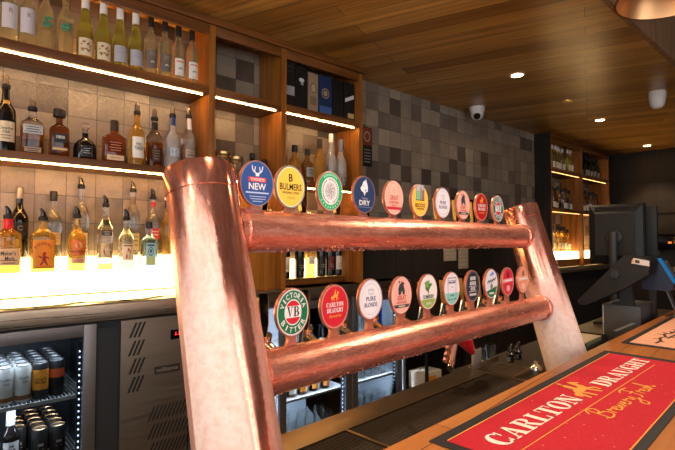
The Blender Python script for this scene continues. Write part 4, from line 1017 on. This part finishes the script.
def b_wg(P):
    face_(P, white(226, 222, 224)); gg = flat(36, 112, 62, .35)
    P.L += 1; P.shape([(.87 * math.cos(R(a)), .87 * math.sin(R(a))) for a in range(212, 350, 4)], gg)
    P.L += 1; P.shape([(-.30, .52), (.2, .80), (.44, .60), (.0, .50)], flat(110, 150, 216, .35))
    P.L += 1; P.ribbon([(-.6, .06), (-.4, .22), (-.34, .06), (-.16, .22), (-.06, .10), (.08, .26), (.18, .14), (.34, .32), (.44, .22), (.64, .36)], .08, flat(70, 74, 76, .35)); P.ell(0, -.18, .2, .2, flat(130, 132, 130, .35)); P.rect(-.36, .36, -.66, -.56, white())
def b_redpink(P, bg=flat(206, 44, 66, .35), band=flat(238, 160, 160, .35), dark=flat(120, 20, 30, .35)):
    face_(P, band); P.ell(0, 0, .88, .88, bg)
    P.polys([[(.28 * (1 if k % 2 else .55) * math.cos(R(k * 30)), .44 + .28 * (1 if k % 2 else .55) * math.sin(R(k * 30))) for k in range(12)]], dark)
    P.L += 1; P.shape([(-.84, -.08), (.84, .0), (.84, .24), (-.84, .16)], band); P.ell(0, -.46, .30, .22, band); P.polys([rc(-.6, .6, .04, .12)], white())
def b_salmon(P): b_redpink(P, flat(232, 150, 120, .35), flat(240, 190, 168, .35), flat(150, 80, 60, .35))
def b_new(P):
    face_(P, flat(140, 150, 190, .35)); P.ell(0, 0, .90, .90, flat(46, 78, 142, .35)); P.L += 1
    for sg in (-1, 1):
        P.ribbon([(.03 * sg, .40), (.24 * sg, .52), (.30 * sg, .72)], .05, white()); P.ribbon([(.16 * sg, .48), (.12 * sg, .68)], .045, white())
    P.shape([(-.09, .30), (.09, .30), (.12, .44), (-.12, .44)], white())
    P.rect(-.50, .50, -.0 + .06, .26, flat(214, 60, 70, .35)); P.text('TOOHEYS', 0, .16, .80, .12, white()); P.text('NEW', .0, -.13, .98, .28, white())
    P.polys([rc(-.66, .66, -.42, -.36), rc(-.46, .5, -.56, -.53), rc(-.40, .46, -.66, -.63), rc(-.28, .3, -.76, -.73)], flat(190, 200, 226, .35))
def b_yellow(P):
    face_(P, flat(110, 160, 120, .35)); P.ell(0, 0, .88, .88, white()); P.ell(0, 0, .85, .85, YEL); P.text('B', 0, .40, .26, .34, BLK); P.text('BULMERS', 0, .0, 1.40, .30, BLK); P.text('ORIGINAL CIDER', 0, -.26, 1.08, .10, flat(80, 60, 40, .35)); P.text('Original', 0, -.48, .5, .09, flat(226, 90, 60, .35))
def b_greenring(P):
    face_(P, flat(240, 190, 186, .35)); P.ell(0, 0, .89, .89, flat(30, 168, 104, .35)); P.ell(0, 0, .66, .66, white(240, 224, 222)); P.ell(0, 0, .42, .42, flat(206, 198, 196, .35))
    P.L += 1
    for k in range(30):
        a = k * 12
        if 100 < a < 116 or a in (264, 276): continue
        P.polys([strip_arc(0, 0, (.60, .60), (.52, .52), a, a + 7, 1)[0]], flat(110, 110, 110, .35)); P.L = 4
    for k in range(7):
        a = R(k * 51 + 20); P.ribbon([(.05 * math.cos(a), .05 * math.sin(a)), (.2 * math.cos(a + .5), .2 * math.sin(a + .5)), (.33 * math.cos(a), .33 * math.sin(a))], .05, flat(150, 146, 146, .35))
    for a0, a1 in ((125, 55), (215, 325)):
        for k in range(9):
            a = a0 + (a1 - a0) * k / 8; P.L = 5; P.polys([strip_arc(0, 0, (.83, .83), (.73, .73), a - 2.6, a + 2.6, 1)[0]], flat(170, 226, 196, .35))
def b_dry(P):
    face_(P, flat(120, 130, 160, .35)); P.ell(0, 0, .90, .90, flat(44, 60, 96, .35)); P.L += 1
    P.polys([[(.0, -.06), (-.10, .12), (-.26, .18), (-.36, .30), (-.22, .46), (-.10, .66), (.06, .74), (.22, .62), (.30, .40), (.28, .16), (.12, .14)]], white())
    P.polys([[(.02, .26), (.18, .28), (.10, .12)], [(-.14, .46), (-.04, .48), (-.08, .40)]], flat(70, 130, 200, .35)); P.polys([[(.06, .66), (.12, .84), (.18, .64)]], white())
    P.text('Tooheys', 0, -.20, .52, .14, flat(170, 150, 200, .35)); P.text('DRY', 0, -.42, .92, .26, white()); P.rect(-.6, .6, -.66, -.63, flat(120, 136, 170, .35))
def b_brook(P):
    face_(P, flat(246, 214, 150, .35)); P.ell(0, 0, .88, .88, YEL); P.rect(-.46, .46, .0, .92, flat(190, 190, 190, .35)); P.rect(-.46, .46, .0, .04, BLK)
    P.polys([rc(-.34, -.06, .04, .56)], flat(112, 196, 150, .35)); P.polys([rc(.06, .16, .04, .80), rc(.24, .40, .04, .62)], flat(150, 96, 70, .35)); P.polys([rc(-.46, -.42, .04, .80), rc(.42, .46, .04, .80), rc(-.02, .0, .04, .7)], BLK)
    P.text('BROOKS', 0, -.28, 1.10, .24, flat(120, 50, 36, .35)); P.rect(-.4, .4, -.52, -.44, flat(170, 110, 50, .35))
def b_redgold(P): b_draught(P, flat(176, 22, 30, .35))

def tap(p, q, zt, cz, fn, label, group):
    t = thing('beer_tap', label, 'beer tap', FB(p, q, zt), BAR, group)
    m = MB(); w0, w1 = .0115, .0125
    m.rings([[(-w, -.0045, z), (w, -.0045, z), (w, .0045, z), (-w, .0045, z)] for w, z in ((.014, .0008), (w0, .006), (.0095, max(.009, cz - .055)), (w1, cz - .036))], M_cus); m.build('badge_stem', t)
    m = MB(); N = 40
    def ring(k, y): return [(RX * k * math.cos(2 * PI * i / N), y, cz + RZ * k * math.sin(2 * PI * i / N)) for i in range(N)]
    m.rings([ring(.95, .0035), ring(.99, .002), ring(1, .0), ring(1, -.0045), ring(.985, -.0068), ring(.965, -.0068), ring(.96, -.0058)], M_cus); m.build('badge_body', t)
    P = Print(lambda u, v, L: (u * RX * 1.035, -.0060 - .00014 * L, cz + v * RZ * 1.035)); fn(P); P.flatbuild('badge_print', t)
    m = MB(); m.cyl((0, .056, -.022), (0, .092, -.010), .011, .013, M_chrome, 14); m.cyl((0, .086, .010), (0, .098, -.034), .016, .014, M_chrome, 14)
    m.tube([(0, .096, -.03), (0, .104, -.055), (0, .106, -.085)], [.009, .0075, .0065], M_chrome, 10); m.build('spout', t)
    hb = MB(); hb.rings([[(-w, y0, z), (w, y0, z), (w, y0 + d, z), (-w, y0 + d, z)] for w, y0, d, z in ((.006, .088, .010, .008), (.009, .088, .012, .03), (.0115, .092, .012, .085), (.009, .095, .009, .094))], M_blackg); h = hb.build('tap_handle', t)
    for sx in (-1, 1):
        m = MB(); m.rings([[(sx * w, y0 - .0005, z), (sx * (w + .0016), y0 - .0005, z), (sx * (w + .0016), y0 + d, z), (sx * w, y0 + d, z)] for w, y0, d, z in ((.0062, .088, .010, .012), (.0092, .088, .012, .03), (.0117, .092, .012, .084))], M_gold); m.build('handle_trim', h)
    return t
lowL = [(b_vb, 'green ringed badge with large black initials, nearest on lower rail'), (b_draught, 'red badge with gold horses on the lower rail'),
        (b_blonde, 'white badge with two dark words on the lower rail'), (b_great, 'pink badge with dark figure and foot band on lower rail'),
        (b_tree, 'white badge with a green tree on the lower rail'), (b_mint, 'white and mint badge with outlined box on lower rail'),
        (b_dark, 'dark grey badge with stacked pale blocks on lower rail'), (b_wg, 'white badge with green foot and blue top on lower rail'),
        (b_redpink, 'crimson badge with a pale band on the lower rail'), (b_salmon, 'salmon badge beside the far post on the lower rail')]
upL = [(b_new, 'blue antler badge beside the near post on upper rail'), (b_yellow, 'yellow badge with one bold black word on upper rail'),
       (b_greenring, 'green ringed white badge with grey emblem on upper rail'), (b_dry, 'navy badge with white animal head on the upper rail'),
       (b_great, 'pink badge with red foot band on the upper rail'), (b_brook, 'yellow badge with a shopfront picture on upper rail'),
       (b_blonde, 'white badge with two dark words on the upper rail'), (b_great, 'pink badge with dark figure and foot band on upper rail'),
       (b_redgold, 'deep red badge with gold horses on the upper rail'), (b_vb, 'green ringed badge with large black initials, farthest on upper rail')]
for i, (f, lb) in enumerate(lowL): tap(.592 + .1155 * i, qat(ZL), ZL + .0425, (1.282 if i < 2 else 1.288) - ZL - .0425, f, lb, 'taps along the lower rail')
for i, (f, lb) in enumerate(upL):
    f2 = (lambda P: b_great(P, False)) if i == 4 else (lambda P: b_vb(P, True)) if i == 9 else f
    tap(.554 if i == 0 else .522 + .1187 * i, qat(ZU), ZU + .0425, 1.539 - ZU - .0425, f2, lb, 'taps along the upper rail')
# loose pouring end hanging behind the lower rail
t = thing('hose_nozzle', 'copper hose end with a red cone tip below the lower rail', 'nozzle', FB(1.36, .845, 1.06), BAR)
m = MB(); m.tube([(-.005 + .004 * math.sin(k * 1.9), .0, .10 - k * .0095) if k < 1 else (.02 - k * .0045 + .0035 * (-1) ** k, 0, .10 - k * .0095) for k in range(14)], .0095, M_cudark, 8); m.build('ribbed_hose', t)
m = MB(); m.tube([(.035, .004, .10), (.026, .004, .05), (.012, .004, .0), (.005, .004, -.035)], [.012, .013, .012, .010], M_cudark, 10); m.build('hose', t)
m = MB(); m.tube([(.03, .002, .068), (.05, .002, .056), (.085, .002, .026), (.118, .002, -.008), (.134, .002, -.024)], [.020, .033, .027, .016, .010], mat('red_plastic', rgb(206, 24, 36), .35), 14); m.build('cone_tip', t)
m = MB(); m.cyl((-.03, -.01, -.046), (.02, .012, -.034), .010, .012, M_chrome, 12); m.build('clamp', t)

# ------------------------------------------------------------------ bar runners
t = thing('bar_runner', 'red beer runner with white lettering lying along the bar', 'bar runner', FB(1.25, .365, 1.0505), BAR)
m = MB(); m.box(-.508, .530, -.145, .147, 0, .002, M_rubber, .0006); m.build('rubber_base', t)
m = MB(); m.box(-.486, .488, -.128, .122, .0021, .0034, M_red); m.build('pile', t)
P = Print(lambda u, v, L: (u, v, .0036 + .00007 * L)); cream = flat(240, 226, 214, .8); gold2 = flat(232, 160, 66, .8)
rot = R(-1.7)
P.slab('CARLTON', -.437, .034, .378, .048, cream, rot=rot); P.slab('DRAUGHT', .082, .012, .388, .045, cream, rot=rot)
P.L += 1; P.polys([[(-.43, .008), (-.43, .0058), (.42, -.0200), (.42, -.0178)], [(-.486, .1222), (-.486, .1195), (.488, .1195), (.488, .1222)], [(-.486, -.128), (-.486, -.1255), (.488, -.1255), (.488, -.128)]], gold2)
horses(P, .014, .054, .088, gold2)
def scr(pts, ox): return [(x + ox, y) for x, y in pts]
e_ = [(0, .28), (.22, .40), (.2, .58), (.05, .42), (.10, .08), (.34, .12)]; r_ = [(0, .1), (.08, .55), (.12, .62), (.2, .5), (.32, .52)]
strokes = [[(.05, 0), (.25, 1.3)], [(-.1, 1.05), (.25, 1.45), (.6, 1.25), (.45, .85), (.2, .75), (.6, .6), (.6, .15), (.2, -.02), (-.1, .15)], scr(r_, .78), scr(e_, 1.12), [(1.48, .55), (1.54, .1), (1.72, .5), (1.8, .1), (2.0, .58)], scr(e_, 2.05), scr(r_, 2.45),
           [(2.85, .55), (2.92, .15), (3.15, .55), (3.02, -.5), (2.7, -.7), (2.72, -.35), (3.3, .05)],
           [(3.45, 1.2), (3.8, 1.4), (4.35, 1.32)], [(3.95, 1.36), (3.75, .2), (3.45, -.05)], [(3.65, .72), (4.05, .8)], scr(r_, 4.1), scr(e_, 4.45), [(4.8, .12), (5.0, .58), (5.08, .2), (4.9, .08)], [(5.12, .05), (5.35, 1.3), (5.42, 1.1), (5.2, .3), (5.36, .55), (5.46, .1), (5.66, .25)]]
k = .058; P.L += 1
for s_ in strokes: P.ribbon([(-.150 + x * k, -.057 + y * .037 - x * .0030) for x, y in s_], .0042, gold2)
P.flatbuild('printed_lettering', t)
t = thing('bar_runner', 'peach beer runner with a dark emblem beside the card terminal', 'bar runner', FB(2.49, .365, 1.0505), BAR)
m = MB(); m.box(-.53, .52, -.150, .145, 0, .002, M_rubber, .0006); m.build('rubber_base', t)
m = MB(); m.box(-.508, .50, -.130, .122, .0021, .0034, M_peach); m.build('pile', t)
P = Print(lambda u, v, L: (u, v, .0036 + .00007 * L)); dk = flat(62, 50, 46, .8)
for s_ in ([(-.46, .05), (-.40, .048), (-.34, .06), (-.30, .05)], [(-.40, .048), (-.42, .035)], [(-.36, .056), (-.37, .075)], [(-.30, .05), (-.24, .066), (-.20, .05), (-.16, .06)], [(-.33, .04), (-.27, .035), (-.2, .03)], [(-.26, .06), (-.25, .085)], [(-.22, .055), (-.2, .078)], [(-.30, .03), (-.28, .015), (-.22, .012)], [(-.18, .05), (-.12, .045), (-.10, .06)]): P.ribbon(s_, .010, dk)
P.flatbuild('printed_emblem', t)

# ------------------------------------------------------------------ things on the bench beyond the far post
def shot(lb, p, q, z=.9205):
    return tag(MB().lathe([(.016, 0), (.0165, .002), (.0215, .072), (.0195, .072), (.015, .010), (.001, .009)], G_clear, 18, cap1=False).build('shot_glass', None, FB(p, q, z), smooth=50), lb, 'glass', 'small glasses on the bench')
shot('small clear glass on the bench, nearer of the two', 1.76, .965); shot('small clear glass on the bench, farther of the two', 1.848, .963)
def stopper(lb, p, q):
    t = thing('bottle_stopper', lb, 'stopper', FB(p, q, .9205), BAR, 'black stoppers on the bench')
    m = MB(); m.lathe([(.014, 0), (.016, .004), (.013, .022), (.017, .028), (.017, .034), (.010, .040)], M_blackg, 16); m.build('stopper_base', t)
    m = MB(); m.tube([(0, 0, .038), (0, 0, .05), (.008, 0, .062), (.016, 0, .070)], [.009, .010, .010, .006], M_blackg, 10); m.build('stopper_spout', t)
stopper('black bottle stopper on bench, left of the pair', 1.905, .905); stopper('black bottle stopper on bench, right of the pair', 1.975, .905)
t = thing('glass_drainer', 'slotted steel drainer beside the far post', 'drainer', FB(1.735, .855, .9205), BAR)
m = MB()
for i in range(12): m.box(-.115 + i * .019, -.107 + i * .019, -.075, .075, .0, .010, M_steel)
m.box(-.12, .115, -.08, -.074, 0, .014, M_steel); m.box(-.12, .115, .074, .08, 0, .030, M_steel); m.box(-.125, -.119, -.08, .08, 0, .02, M_steel); m.build('drainer_rack', t)
t = thing('steel_bowl', 'shiny upturned steel bowl beside the far post', 'bowl', FB(1.842, .772, .9205), BAR)
m = MB(); m.lathe([(.026, 0), (.027, .003), (.025, .014), (.019, .024), (.009, .029), (.006, .031), (.006, .036), (.003, .039)], M_chrome, 24); m.build('bowl_body', t)
t = thing('price_card', 'small pale card standing at the end of the drip tray', 'card', FB(1.672, .93, .9205), BAR)
m = MB(); m.box(-.036, .036, -.001, .001, 0, .085, mat('buff_paper', rgb(170, 150, 128), .8)); m.box(-.036, .036, .0015, .010, 0, .002, mat('buff_paper', rgb(170, 150, 128), .8)); m.build('card_body', t)
P = Print(lambda u, v, L: (u, -.0013 - .0001 * L, v)); P.polys([rc(-.024, .024, .068 - .016 * k, .072 - .016 * k) for k in range(4)], flat(150, 146, 140)); P.flatbuild('printed_lines', t)

# ------------------------------------------------------------------ till, screens and card terminal
t = thing('cash_drawer', 'grey till drawer box standing behind the bar edge', 'cash drawer', FB(2.71, .70, .921), BAR)
m = MB(); m.box(0, .30, -.085, .088, 0, .178, M_grey, .004); m.build('drawer_case', t)
m = MB(); m.poly([(-.0006, .040, .045), (-.0006, -.045, .095), (-.0006, -.065, .095), (-.0006, .020, .045)], flat(176, 174, 172)); m.poly([(-.0006, .086, .004), (-.0006, .081, .004), (-.0006, .081, .174), (-.0006, .086, .174)], flat(190, 188, 184)); m.build('pale_stripe', t, smooth=0)
t = thing('touch_screen_till', 'black tilted touch screen till above the grey drawer', 'till', FB(2.60, .70, 1.0995), BAR)
def prof(pts, p0, p1, mt, nm, par, oq=.70, oz=1.0995):
    m = MB(); m.rings([[(p0, q - oq, z - oz) for q, z in pts], [(p1, q - oq, z - oz) for q, z in pts]], mt); return m.build(nm, par, smooth=25)
prof([(.873, 1.117), (.862, 1.100), (.832, 1.098), (.654, 1.196), (.556, 1.268), (.545, 1.326), (.567, 1.349), (.659, 1.352)], 0, .15, M_black, 'screen_case', t)
prof([(.868, 1.1235), (.670, 1.3455), (.6685, 1.3440), (.8660, 1.1215)], .012, .138, M_blackg, 'screen', t)
prof([(.70, 1.24), (.66, 1.24), (.645, 1.10), (.74, 1.10), (.74, 1.112), (.71, 1.122)], .115, .148, M_dgrey, 'stand', t)
m = MB(); m.cyl((-.012, -.005, 1.262 - 1.0995), (.0, -.005, 1.262 - 1.0995), .019, .022, M_dgrey, 20); m.build('side_knob', t)
m = MB(); m.poly([(-.0008, -.150, .206), (-.0008, -.150, .232), (-.0008, -.085, .244), (-.0008, -.075, .218)], flat(206, 198, 188)); m.poly([(-.0012, -.110, .218), (-.0012, -.110, .232), (-.0012, -.092, .236), (-.0012, -.090, .222)], flat(60, 56, 54)); m.poly([(-.0012, -.086, .222), (-.0012, -.086, .236), (-.0012, -.079, .237), (-.0012, -.077, .224)], flat(220, 150, 60)); m.build('sticker', t, smooth=0)
t = thing('card_terminal', 'navy card terminal with a bright blue label on a bracket', 'card terminal', FB(2.775, .53, 1.0505), BAR)
oq, oz = .53, 1.0505
prof([(.622, 1.30), (.605, 1.325), (.556, 1.339), (.489, 1.214), (.492, 1.195), (.506, 1.179), (.622, 1.182)], 0, .20, mat('navy_plastic', rgb(26, 32, 52), .4), 'terminal_case', t, oq, oz)
prof([(.5545, 1.3375), (.4900, 1.2172), (.4890, 1.2178), (.5535, 1.3381)], .006, .085, mat('bright_blue_label', rgb(30, 132, 206), .5), 'blue_label', t, oq, oz)
prof([(.5475, 1.3245), (.503, 1.2415), (.5022, 1.2420), (.5467, 1.3250)], .105, .180, M_grey, 'keypad', t, oq, oz)
m = MB()
for i in range(4):
    for j in range(3):
        q = .538 - .0082 * i; z = 1.3080 - .0153 * i
        m.box(.125 + j * .018, .139 + j * .018, q - oq - .004, q - oq + .002, z - oz - .002, z - oz + .004, M_dgrey)
m.build('keys', t)
m = MB(); m.rings([[(.07, q - oq, z - oz), (.13, q - oq, z - oz), (.13, q - oq + .004, z - oz + .004), (.07, q - oq + .004, z - oz + .004)] for q, z in ((.535, 1.180), (.525, 1.16), (.505, 1.10), (.485, 1.052))], M_alu); m.box(.05, .15, -.09, -.02, 0, .003, M_alu); m.build('bracket', t)
def monitor(lb, p, q, w, h, zb, rz):
    t = thing('monitor', lb, 'monitor', FB(p, q, .921), BAR + rz); z0 = zb - .921
    m = MB(); c = .02
    m.rings([[(x, y * w / 2 * k, z0 + h / 2 + zz * h / 2 * k) for y, zz in ((-1, -1), (1, -1), (1, 1), (-1, 1))] for x, k in ((.045, 1), (.012, 1), (0, .95), (-.022, .74), (-.03, .70))], M_black); m.build('back_case', t, smooth=20)
    m = MB(); m.box(.0455, .048, -w / 2 + .012, w / 2 - .012, z0 + .012, z0 + h - .012, M_blackg); m.build('screen', t)
    m = MB()
    for r_ in range(2):
        for k in range(9):
            y = -w * .34 + k * w * .085; zz = z0 + h * (.955 - .05 * r_)
            kx_ = -.0015 - .018 * (.03 + .05 * r_) / .13
            m.box(-.012 - .006 * r_, -.006 - .006 * r_, y - w * .03, y + w * .03, zz - .005, zz + .003, M_blackm)
    m.build('vent_slots', t)
    m = MB(); m.lathe([(.045, 0), (.045, .014), (.036, .022)], M_dgrey, 20); m.build('mount', t, (-.030, 0, z0 + h * .45), (0, -PI / 2, 0))
    m = MB(); m.tube([(-.055, 0, z0 + h * .45 + .03), (-.062, 0, z0 + h * .3), (-.060, 0, .10), (-.060, 0, .012)], [.026, .024, .021, .021], M_dgrey, 12); m.build('stand', t)
    m = MB(); m.box(-.13, .05, -.10, .10, 0, .014, M_black, .004); m.build('stand_foot', t)
    return t
monitor('large black monitor seen from behind at the till', 3.29, .872, .31, .375, 1.280, 0)
t = thing('customer_display', 'slim black screen just right of the large monitor', 'monitor', FB(3.47, .727, .921), BAR)
m = MB(); m.box(0, .03, -.037, .10, .37, .725, M_black, .004); m.build('back_case', t)
m = MB(); m.box(.03, .05, -.02, .02, .01, .5, M_dgrey); m.box(-.03, .09, -.07, .05, 0, .012, M_black); m.build('stand', t)
t = thing('paper_tray', 'low tray of papers on the bench left of drawer', 'tray', FB(2.50, .86, .921), BAR)
m = MB(); m.box(-.16, .16, -.11, .11, 0, .006, M_black); m.box(-.16, -.154, -.11, .11, .006, .03, M_black); m.box(.154, .16, -.11, .11, .006, .03, M_black); m.build('tray_body', t)
m = MB()
for k in range(5): m.box(-.13 + .006 * k, .12 + .004 * k, -.09, .09 - .008 * k, .0062 + .004 * k, .0098 + .004 * k, mat('buff_paper', rgb(170, 150, 128), .8) if k % 2 == 0 else mat('green_paper', rgb(120, 170, 120), .7))
m.build('papers', t)

# ------------------------------------------------------------------ wall and ceiling fittings
t = thing('wall_notice', 'black framed red topped notice beside the shelving', 'notice', (2.615, 2.62, 2.17))
m = MB(); m.box(-.055, .055, -.016, -.001, -.155, .155, M_black, .002); m.build('frame', t)
P = Print(lambda u, v, L: (u, -.0165 - .0002 * L, v)); P.rect(-.047, .047, .01, .147, flat(120, 44, 24)); P.polys(strip_arc(0, .08, (.034, .042), (.024, .031), 0, 360, 24), flat(170, 140, 120)); P.polys([rc(-.035, .035, -.03 - .024 * k, -.020 - .024 * k) for k in range(5)], flat(120, 110, 100)); P.flatbuild('printed_face', t)
for lb, x, z, w, h in (('pale sheet on the dark wall, left and higher of the pair', 3.70, 1.245, .20, .20), ('pale sheet on the dark wall, right and lower of the pair', 3.915, 1.165, .165, .235)):
    o = MB().box(-w / 2, w / 2, -.0012, 0, 0, h, mat('buff_paper', rgb(170, 150, 128), .8))
    ob = thing('hanging_paper', lb, 'paper', (x, 2.5985, z), 0, 'sheets on the dark wall'); o.build('sheet', ob)
    P = Print(lambda u, v, L: (u, -.0015 - .0002 * L, v)); P.polys([rc(-w * .38, w * .38, h * (.8 - .16 * k), h * (.84 - .16 * k)) for k in range(5)], flat(176, 168, 156)); P.flatbuild('printed_lines', ob)
DL = [(-.44, 1.59), (1.48, 1.675), (3.396, 1.76), (5.312, 1.845), (7.20, 1.93)]
first = None
names = ['recessed downlight above the near bottle bay', 'recessed downlight above the middle of the near shelving', 'recessed downlight nearest in view, above the far half of the font', 'recessed downlight between two ceiling cameras', 'recessed downlight farthest along the ceiling']
for (x, y), lb in zip(DL, names):
    if first is None:
        first = thing('downlight', lb, 'ceiling light', (x, y, 2.6995), 0, 'downlights along the timber ceiling')
        m = MB(); m.lathe([(.058, 0), (.056, -.004), (.044, -.005), (.041, -.001)], M_white, 28, cap0=False, cap1=False); m.build('trim_ring', first)
        m = MB(); m.lathe([(.041, -.0012), (.039, -.0020), (.001, -.0022)], E_down, 28); m.build('lens', first)
    else: dup(first, (x, y, 2.6995), lb)
for x, y in DL: lamp('SPOT', 'downlight_beam', (x, y, 2.685), 48, (1, .74, .44), spot_size=R(88), spot_blend=.5, shadow_soft_size=.05)

t = thing('ceiling_camera', 'white turret camera on the ceiling above the tiles', 'camera', (3.93, 2.44, 2.6995), R(-60))
m = MB(); m.lathe([(.068, 0), (.070, -.010), (.066, -.045), (.058, -.055)], M_white, 28); m.build('base', t)
m = MB(); m.lathe([(.056, -.050), (.058, -.075), (.050, -.100), (.030, -.118), (.001, -.124)], M_white, 24); m.build('ball', t)
m = MB(); m.cyl((0, -.030, -.090), (0, -.058, -.100), .032, .030, M_blackg, 20); m.build('camera_lens', t)
t = thing('ceiling_camera', 'large white dome camera at the right of the ceiling', 'camera', (4.679, 1.172, 2.6995))
m = MB(); m.lathe([(.064, 0), (.066, -.006), (.067, -.050), (.062, -.056)], M_white, 28); m.build('base', t)
m = MB(); m.lathe([(.060, -.055), (.059, -.085), (.050, -.120), (.032, -.140), (.001, -.147)], M_white, 28); m.build('ball', t)
m = MB(); m.box(.046, .058, .01, .04, -.095, -.075, M_dgrey); m.build('camera_lens', t)
m = MB()
for k in range(5): m.lathe([(.0675, -.010 - .008 * k), (.0685, -.012 - .008 * k), (.0675, -.014 - .008 * k)], M_white, 28, cap0=False, cap1=False)
m.build('rib', t)
t = thing('smoke_detector', 'small white detector far along the ceiling', 'detector', (7.45, 1.62, 2.6995))
m = MB(); m.lathe([(.06, 0), (.062, -.02), (.05, -.045), (.02, -.055), (.001, -.056)], M_white, 20); m.build('detector_body', t)
t = thing('ceiling_sprinkler', 'flat round sprinkler plate between downlights', 'sprinkler', (4.368, 1.791, 2.6995))
m = MB(); m.lathe([(.045, 0), (.044, -.006), (.02, -.008), (.010, -.02), (.001, -.021)], M_gold, 20); m.build('plate', t)
t = pend = thing('pendant_lamp', 'copper dome pendant lamp over the bar at top right', 'pendant lamp', (2.225, .485, 2.40))
m = MB(); m.lathe([(.215, 0), (.214, .006), (.196, .045), (.165, .100), (.115, .155), (.05, .195), (.03, .215), (.026, .260), (.02, .262)], M_cudome, 48, cap0=False)
m.lathe([(.215, 0), (.205, .001), (.188, .046), (.158, .098), (.110, .148), (.04, .182)], M_cudome, 48, cap0=False, cap1=False); m.build('lamp_shade', t)
m = MB(); m.lathe([(.012, .05), (.034, .07), (.036, .10), (.018, .14), (.014, .185)], mat('bulb_light', rgb(255, 190, 110), .4, emit=9.0), 18); m.build('bulb', t)
m = MB(); m.tube([(0, 0, .26), (0, 0, .912)], .004, M_black, 8); m.build('cord', t)

dup(pend, (.55, .30, 2.385), 'unseen copper pendant lamp added over the near bar end'); dup(pend, (-1.1, .20, 2.385), 'unseen copper pendant lamp added at the near left end')  # two unseen pendants added to brighten the bar
for x, y in ((2.20, .49), (.55, .30), (-1.1, .20)): lamp('SPOT', 'pendant_light', (x, y, 2.435), 44, (1, .78, .56), spot_size=R(135), spot_blend=.5, shadow_soft_size=.05)  # first beam belongs to the visible pendant, the others to the added ones
# far end: bench with a coffee machine; back counter below the far shelving
t = thing('back_bar_counter', 'dark back counter under the far bottle shelves', 'counter', (6.4, 2.6, 0))
m = MB(); m.box(-1.09, 1.18, -.17, .11, 1.05, 1.12, M_steel, .003); m.build('worktop', t)
m = MB(); m.box(-1.08, 1.17, -.13, .11, 0, 1.049, M_dgrey)
m.build('cabinet', t)
t = thing('coffee_bench', 'dark bench against the far panelled wall', 'bench', (7.25, 1.4, 0))
m = MB(); m.box(-.33, .32, -.9, .75, 1.0, 1.04, M_blackm, .003); m.box(-.30, .32, -.88, .73, 0, .999, M_dwood); m.build('bench_body', t)
t = thing('coffee_machine', 'dark coffee machine with amber display right of the screens', 'coffee machine', (7.28, 1.72, 1.0405))
m = MB(); m.box(-.22, .22, -.34, .34, .28, .48, M_blackg, .01); m.box(.0, .22, -.34, .34, .06, .28, M_black); m.box(-.24, .22, -.34, .34, 0, .06, M_steel, .004); m.build('machine_body', t)
m = MB()
for k in range(2): m.box(-.2215, -.2205, -.14 + .07 * k, -.10 + .07 * k, .36, .385, E_amber)
m.build('display', t)
for y in (-.18, .12):
    m = MB(); m.cyl((-.06, y, .28), (-.06, y, .22), .035, .03, M_chrome, 16); m.cyl((-.08, y, .235), (-.21, y, .225), .011, .014, M_black, 10); m.build('group_head', t)

# ------------------------------------------------------------------ daylight through the street windows, sky outside
def sun_window(loc, rot, w, h, e): 
    return lamp('AREA', 'window_daylight', loc, e, (1, .93, .88), shape='RECTANGLE', size=w, size_y=h).__setattr__('rotation_euler', rot)
for a, b in ((-2.2, -.4), (.2, 2.4)): sun_window(((a + b) / 2, -2.96, 1.65), (R(90), 0, 0), b - a, 2.25, 21)
for a, b in ((-2.8, -1.2), (-.9, .9)): sun_window((-2.56, (a + b) / 2, 1.55), (R(90), 0, R(-90)), b - a, 2.4, 27)
w = bpy.data.worlds.new('sky'); S.world = w; w.use_nodes = True
w.node_tree.nodes['Background'].inputs[0].default_value = (.80, .90, 1, 1); w.node_tree.nodes['Background'].inputs[1].default_value = 1.5

# ------------------------------------------------------------------ camera and output
cd = bpy.data.cameras.new('camera'); cam = bpy.data.objects.new('camera', cd); COL.objects.link(cam); S.camera = cam
cd.sensor_width = 36; cd.lens = 36 * 471 / 675; cd.clip_start = .02
cam.location = (0, 0, EYE); cam.rotation_euler = (R(90) + math.atan(17 / 471), 0, R(48.5 - 90))
S.view_settings.view_transform = 'Standard'; S.view_settings.look = 'None'; S.view_settings.gamma = 1; S.view_settings.exposure = 0.45
S.view_settings.use_curve_mapping = False
S.cycles.use_denoising = True; S.cycles.caustics_reflective = False; S.cycles.caustics_refractive = False
S.cycles.sample_clamp_indirect = 6; S.cycles.max_bounces = 10; S.cycles.transmission_bounces = 8; S.cycles.transparent_max_bounces = 8
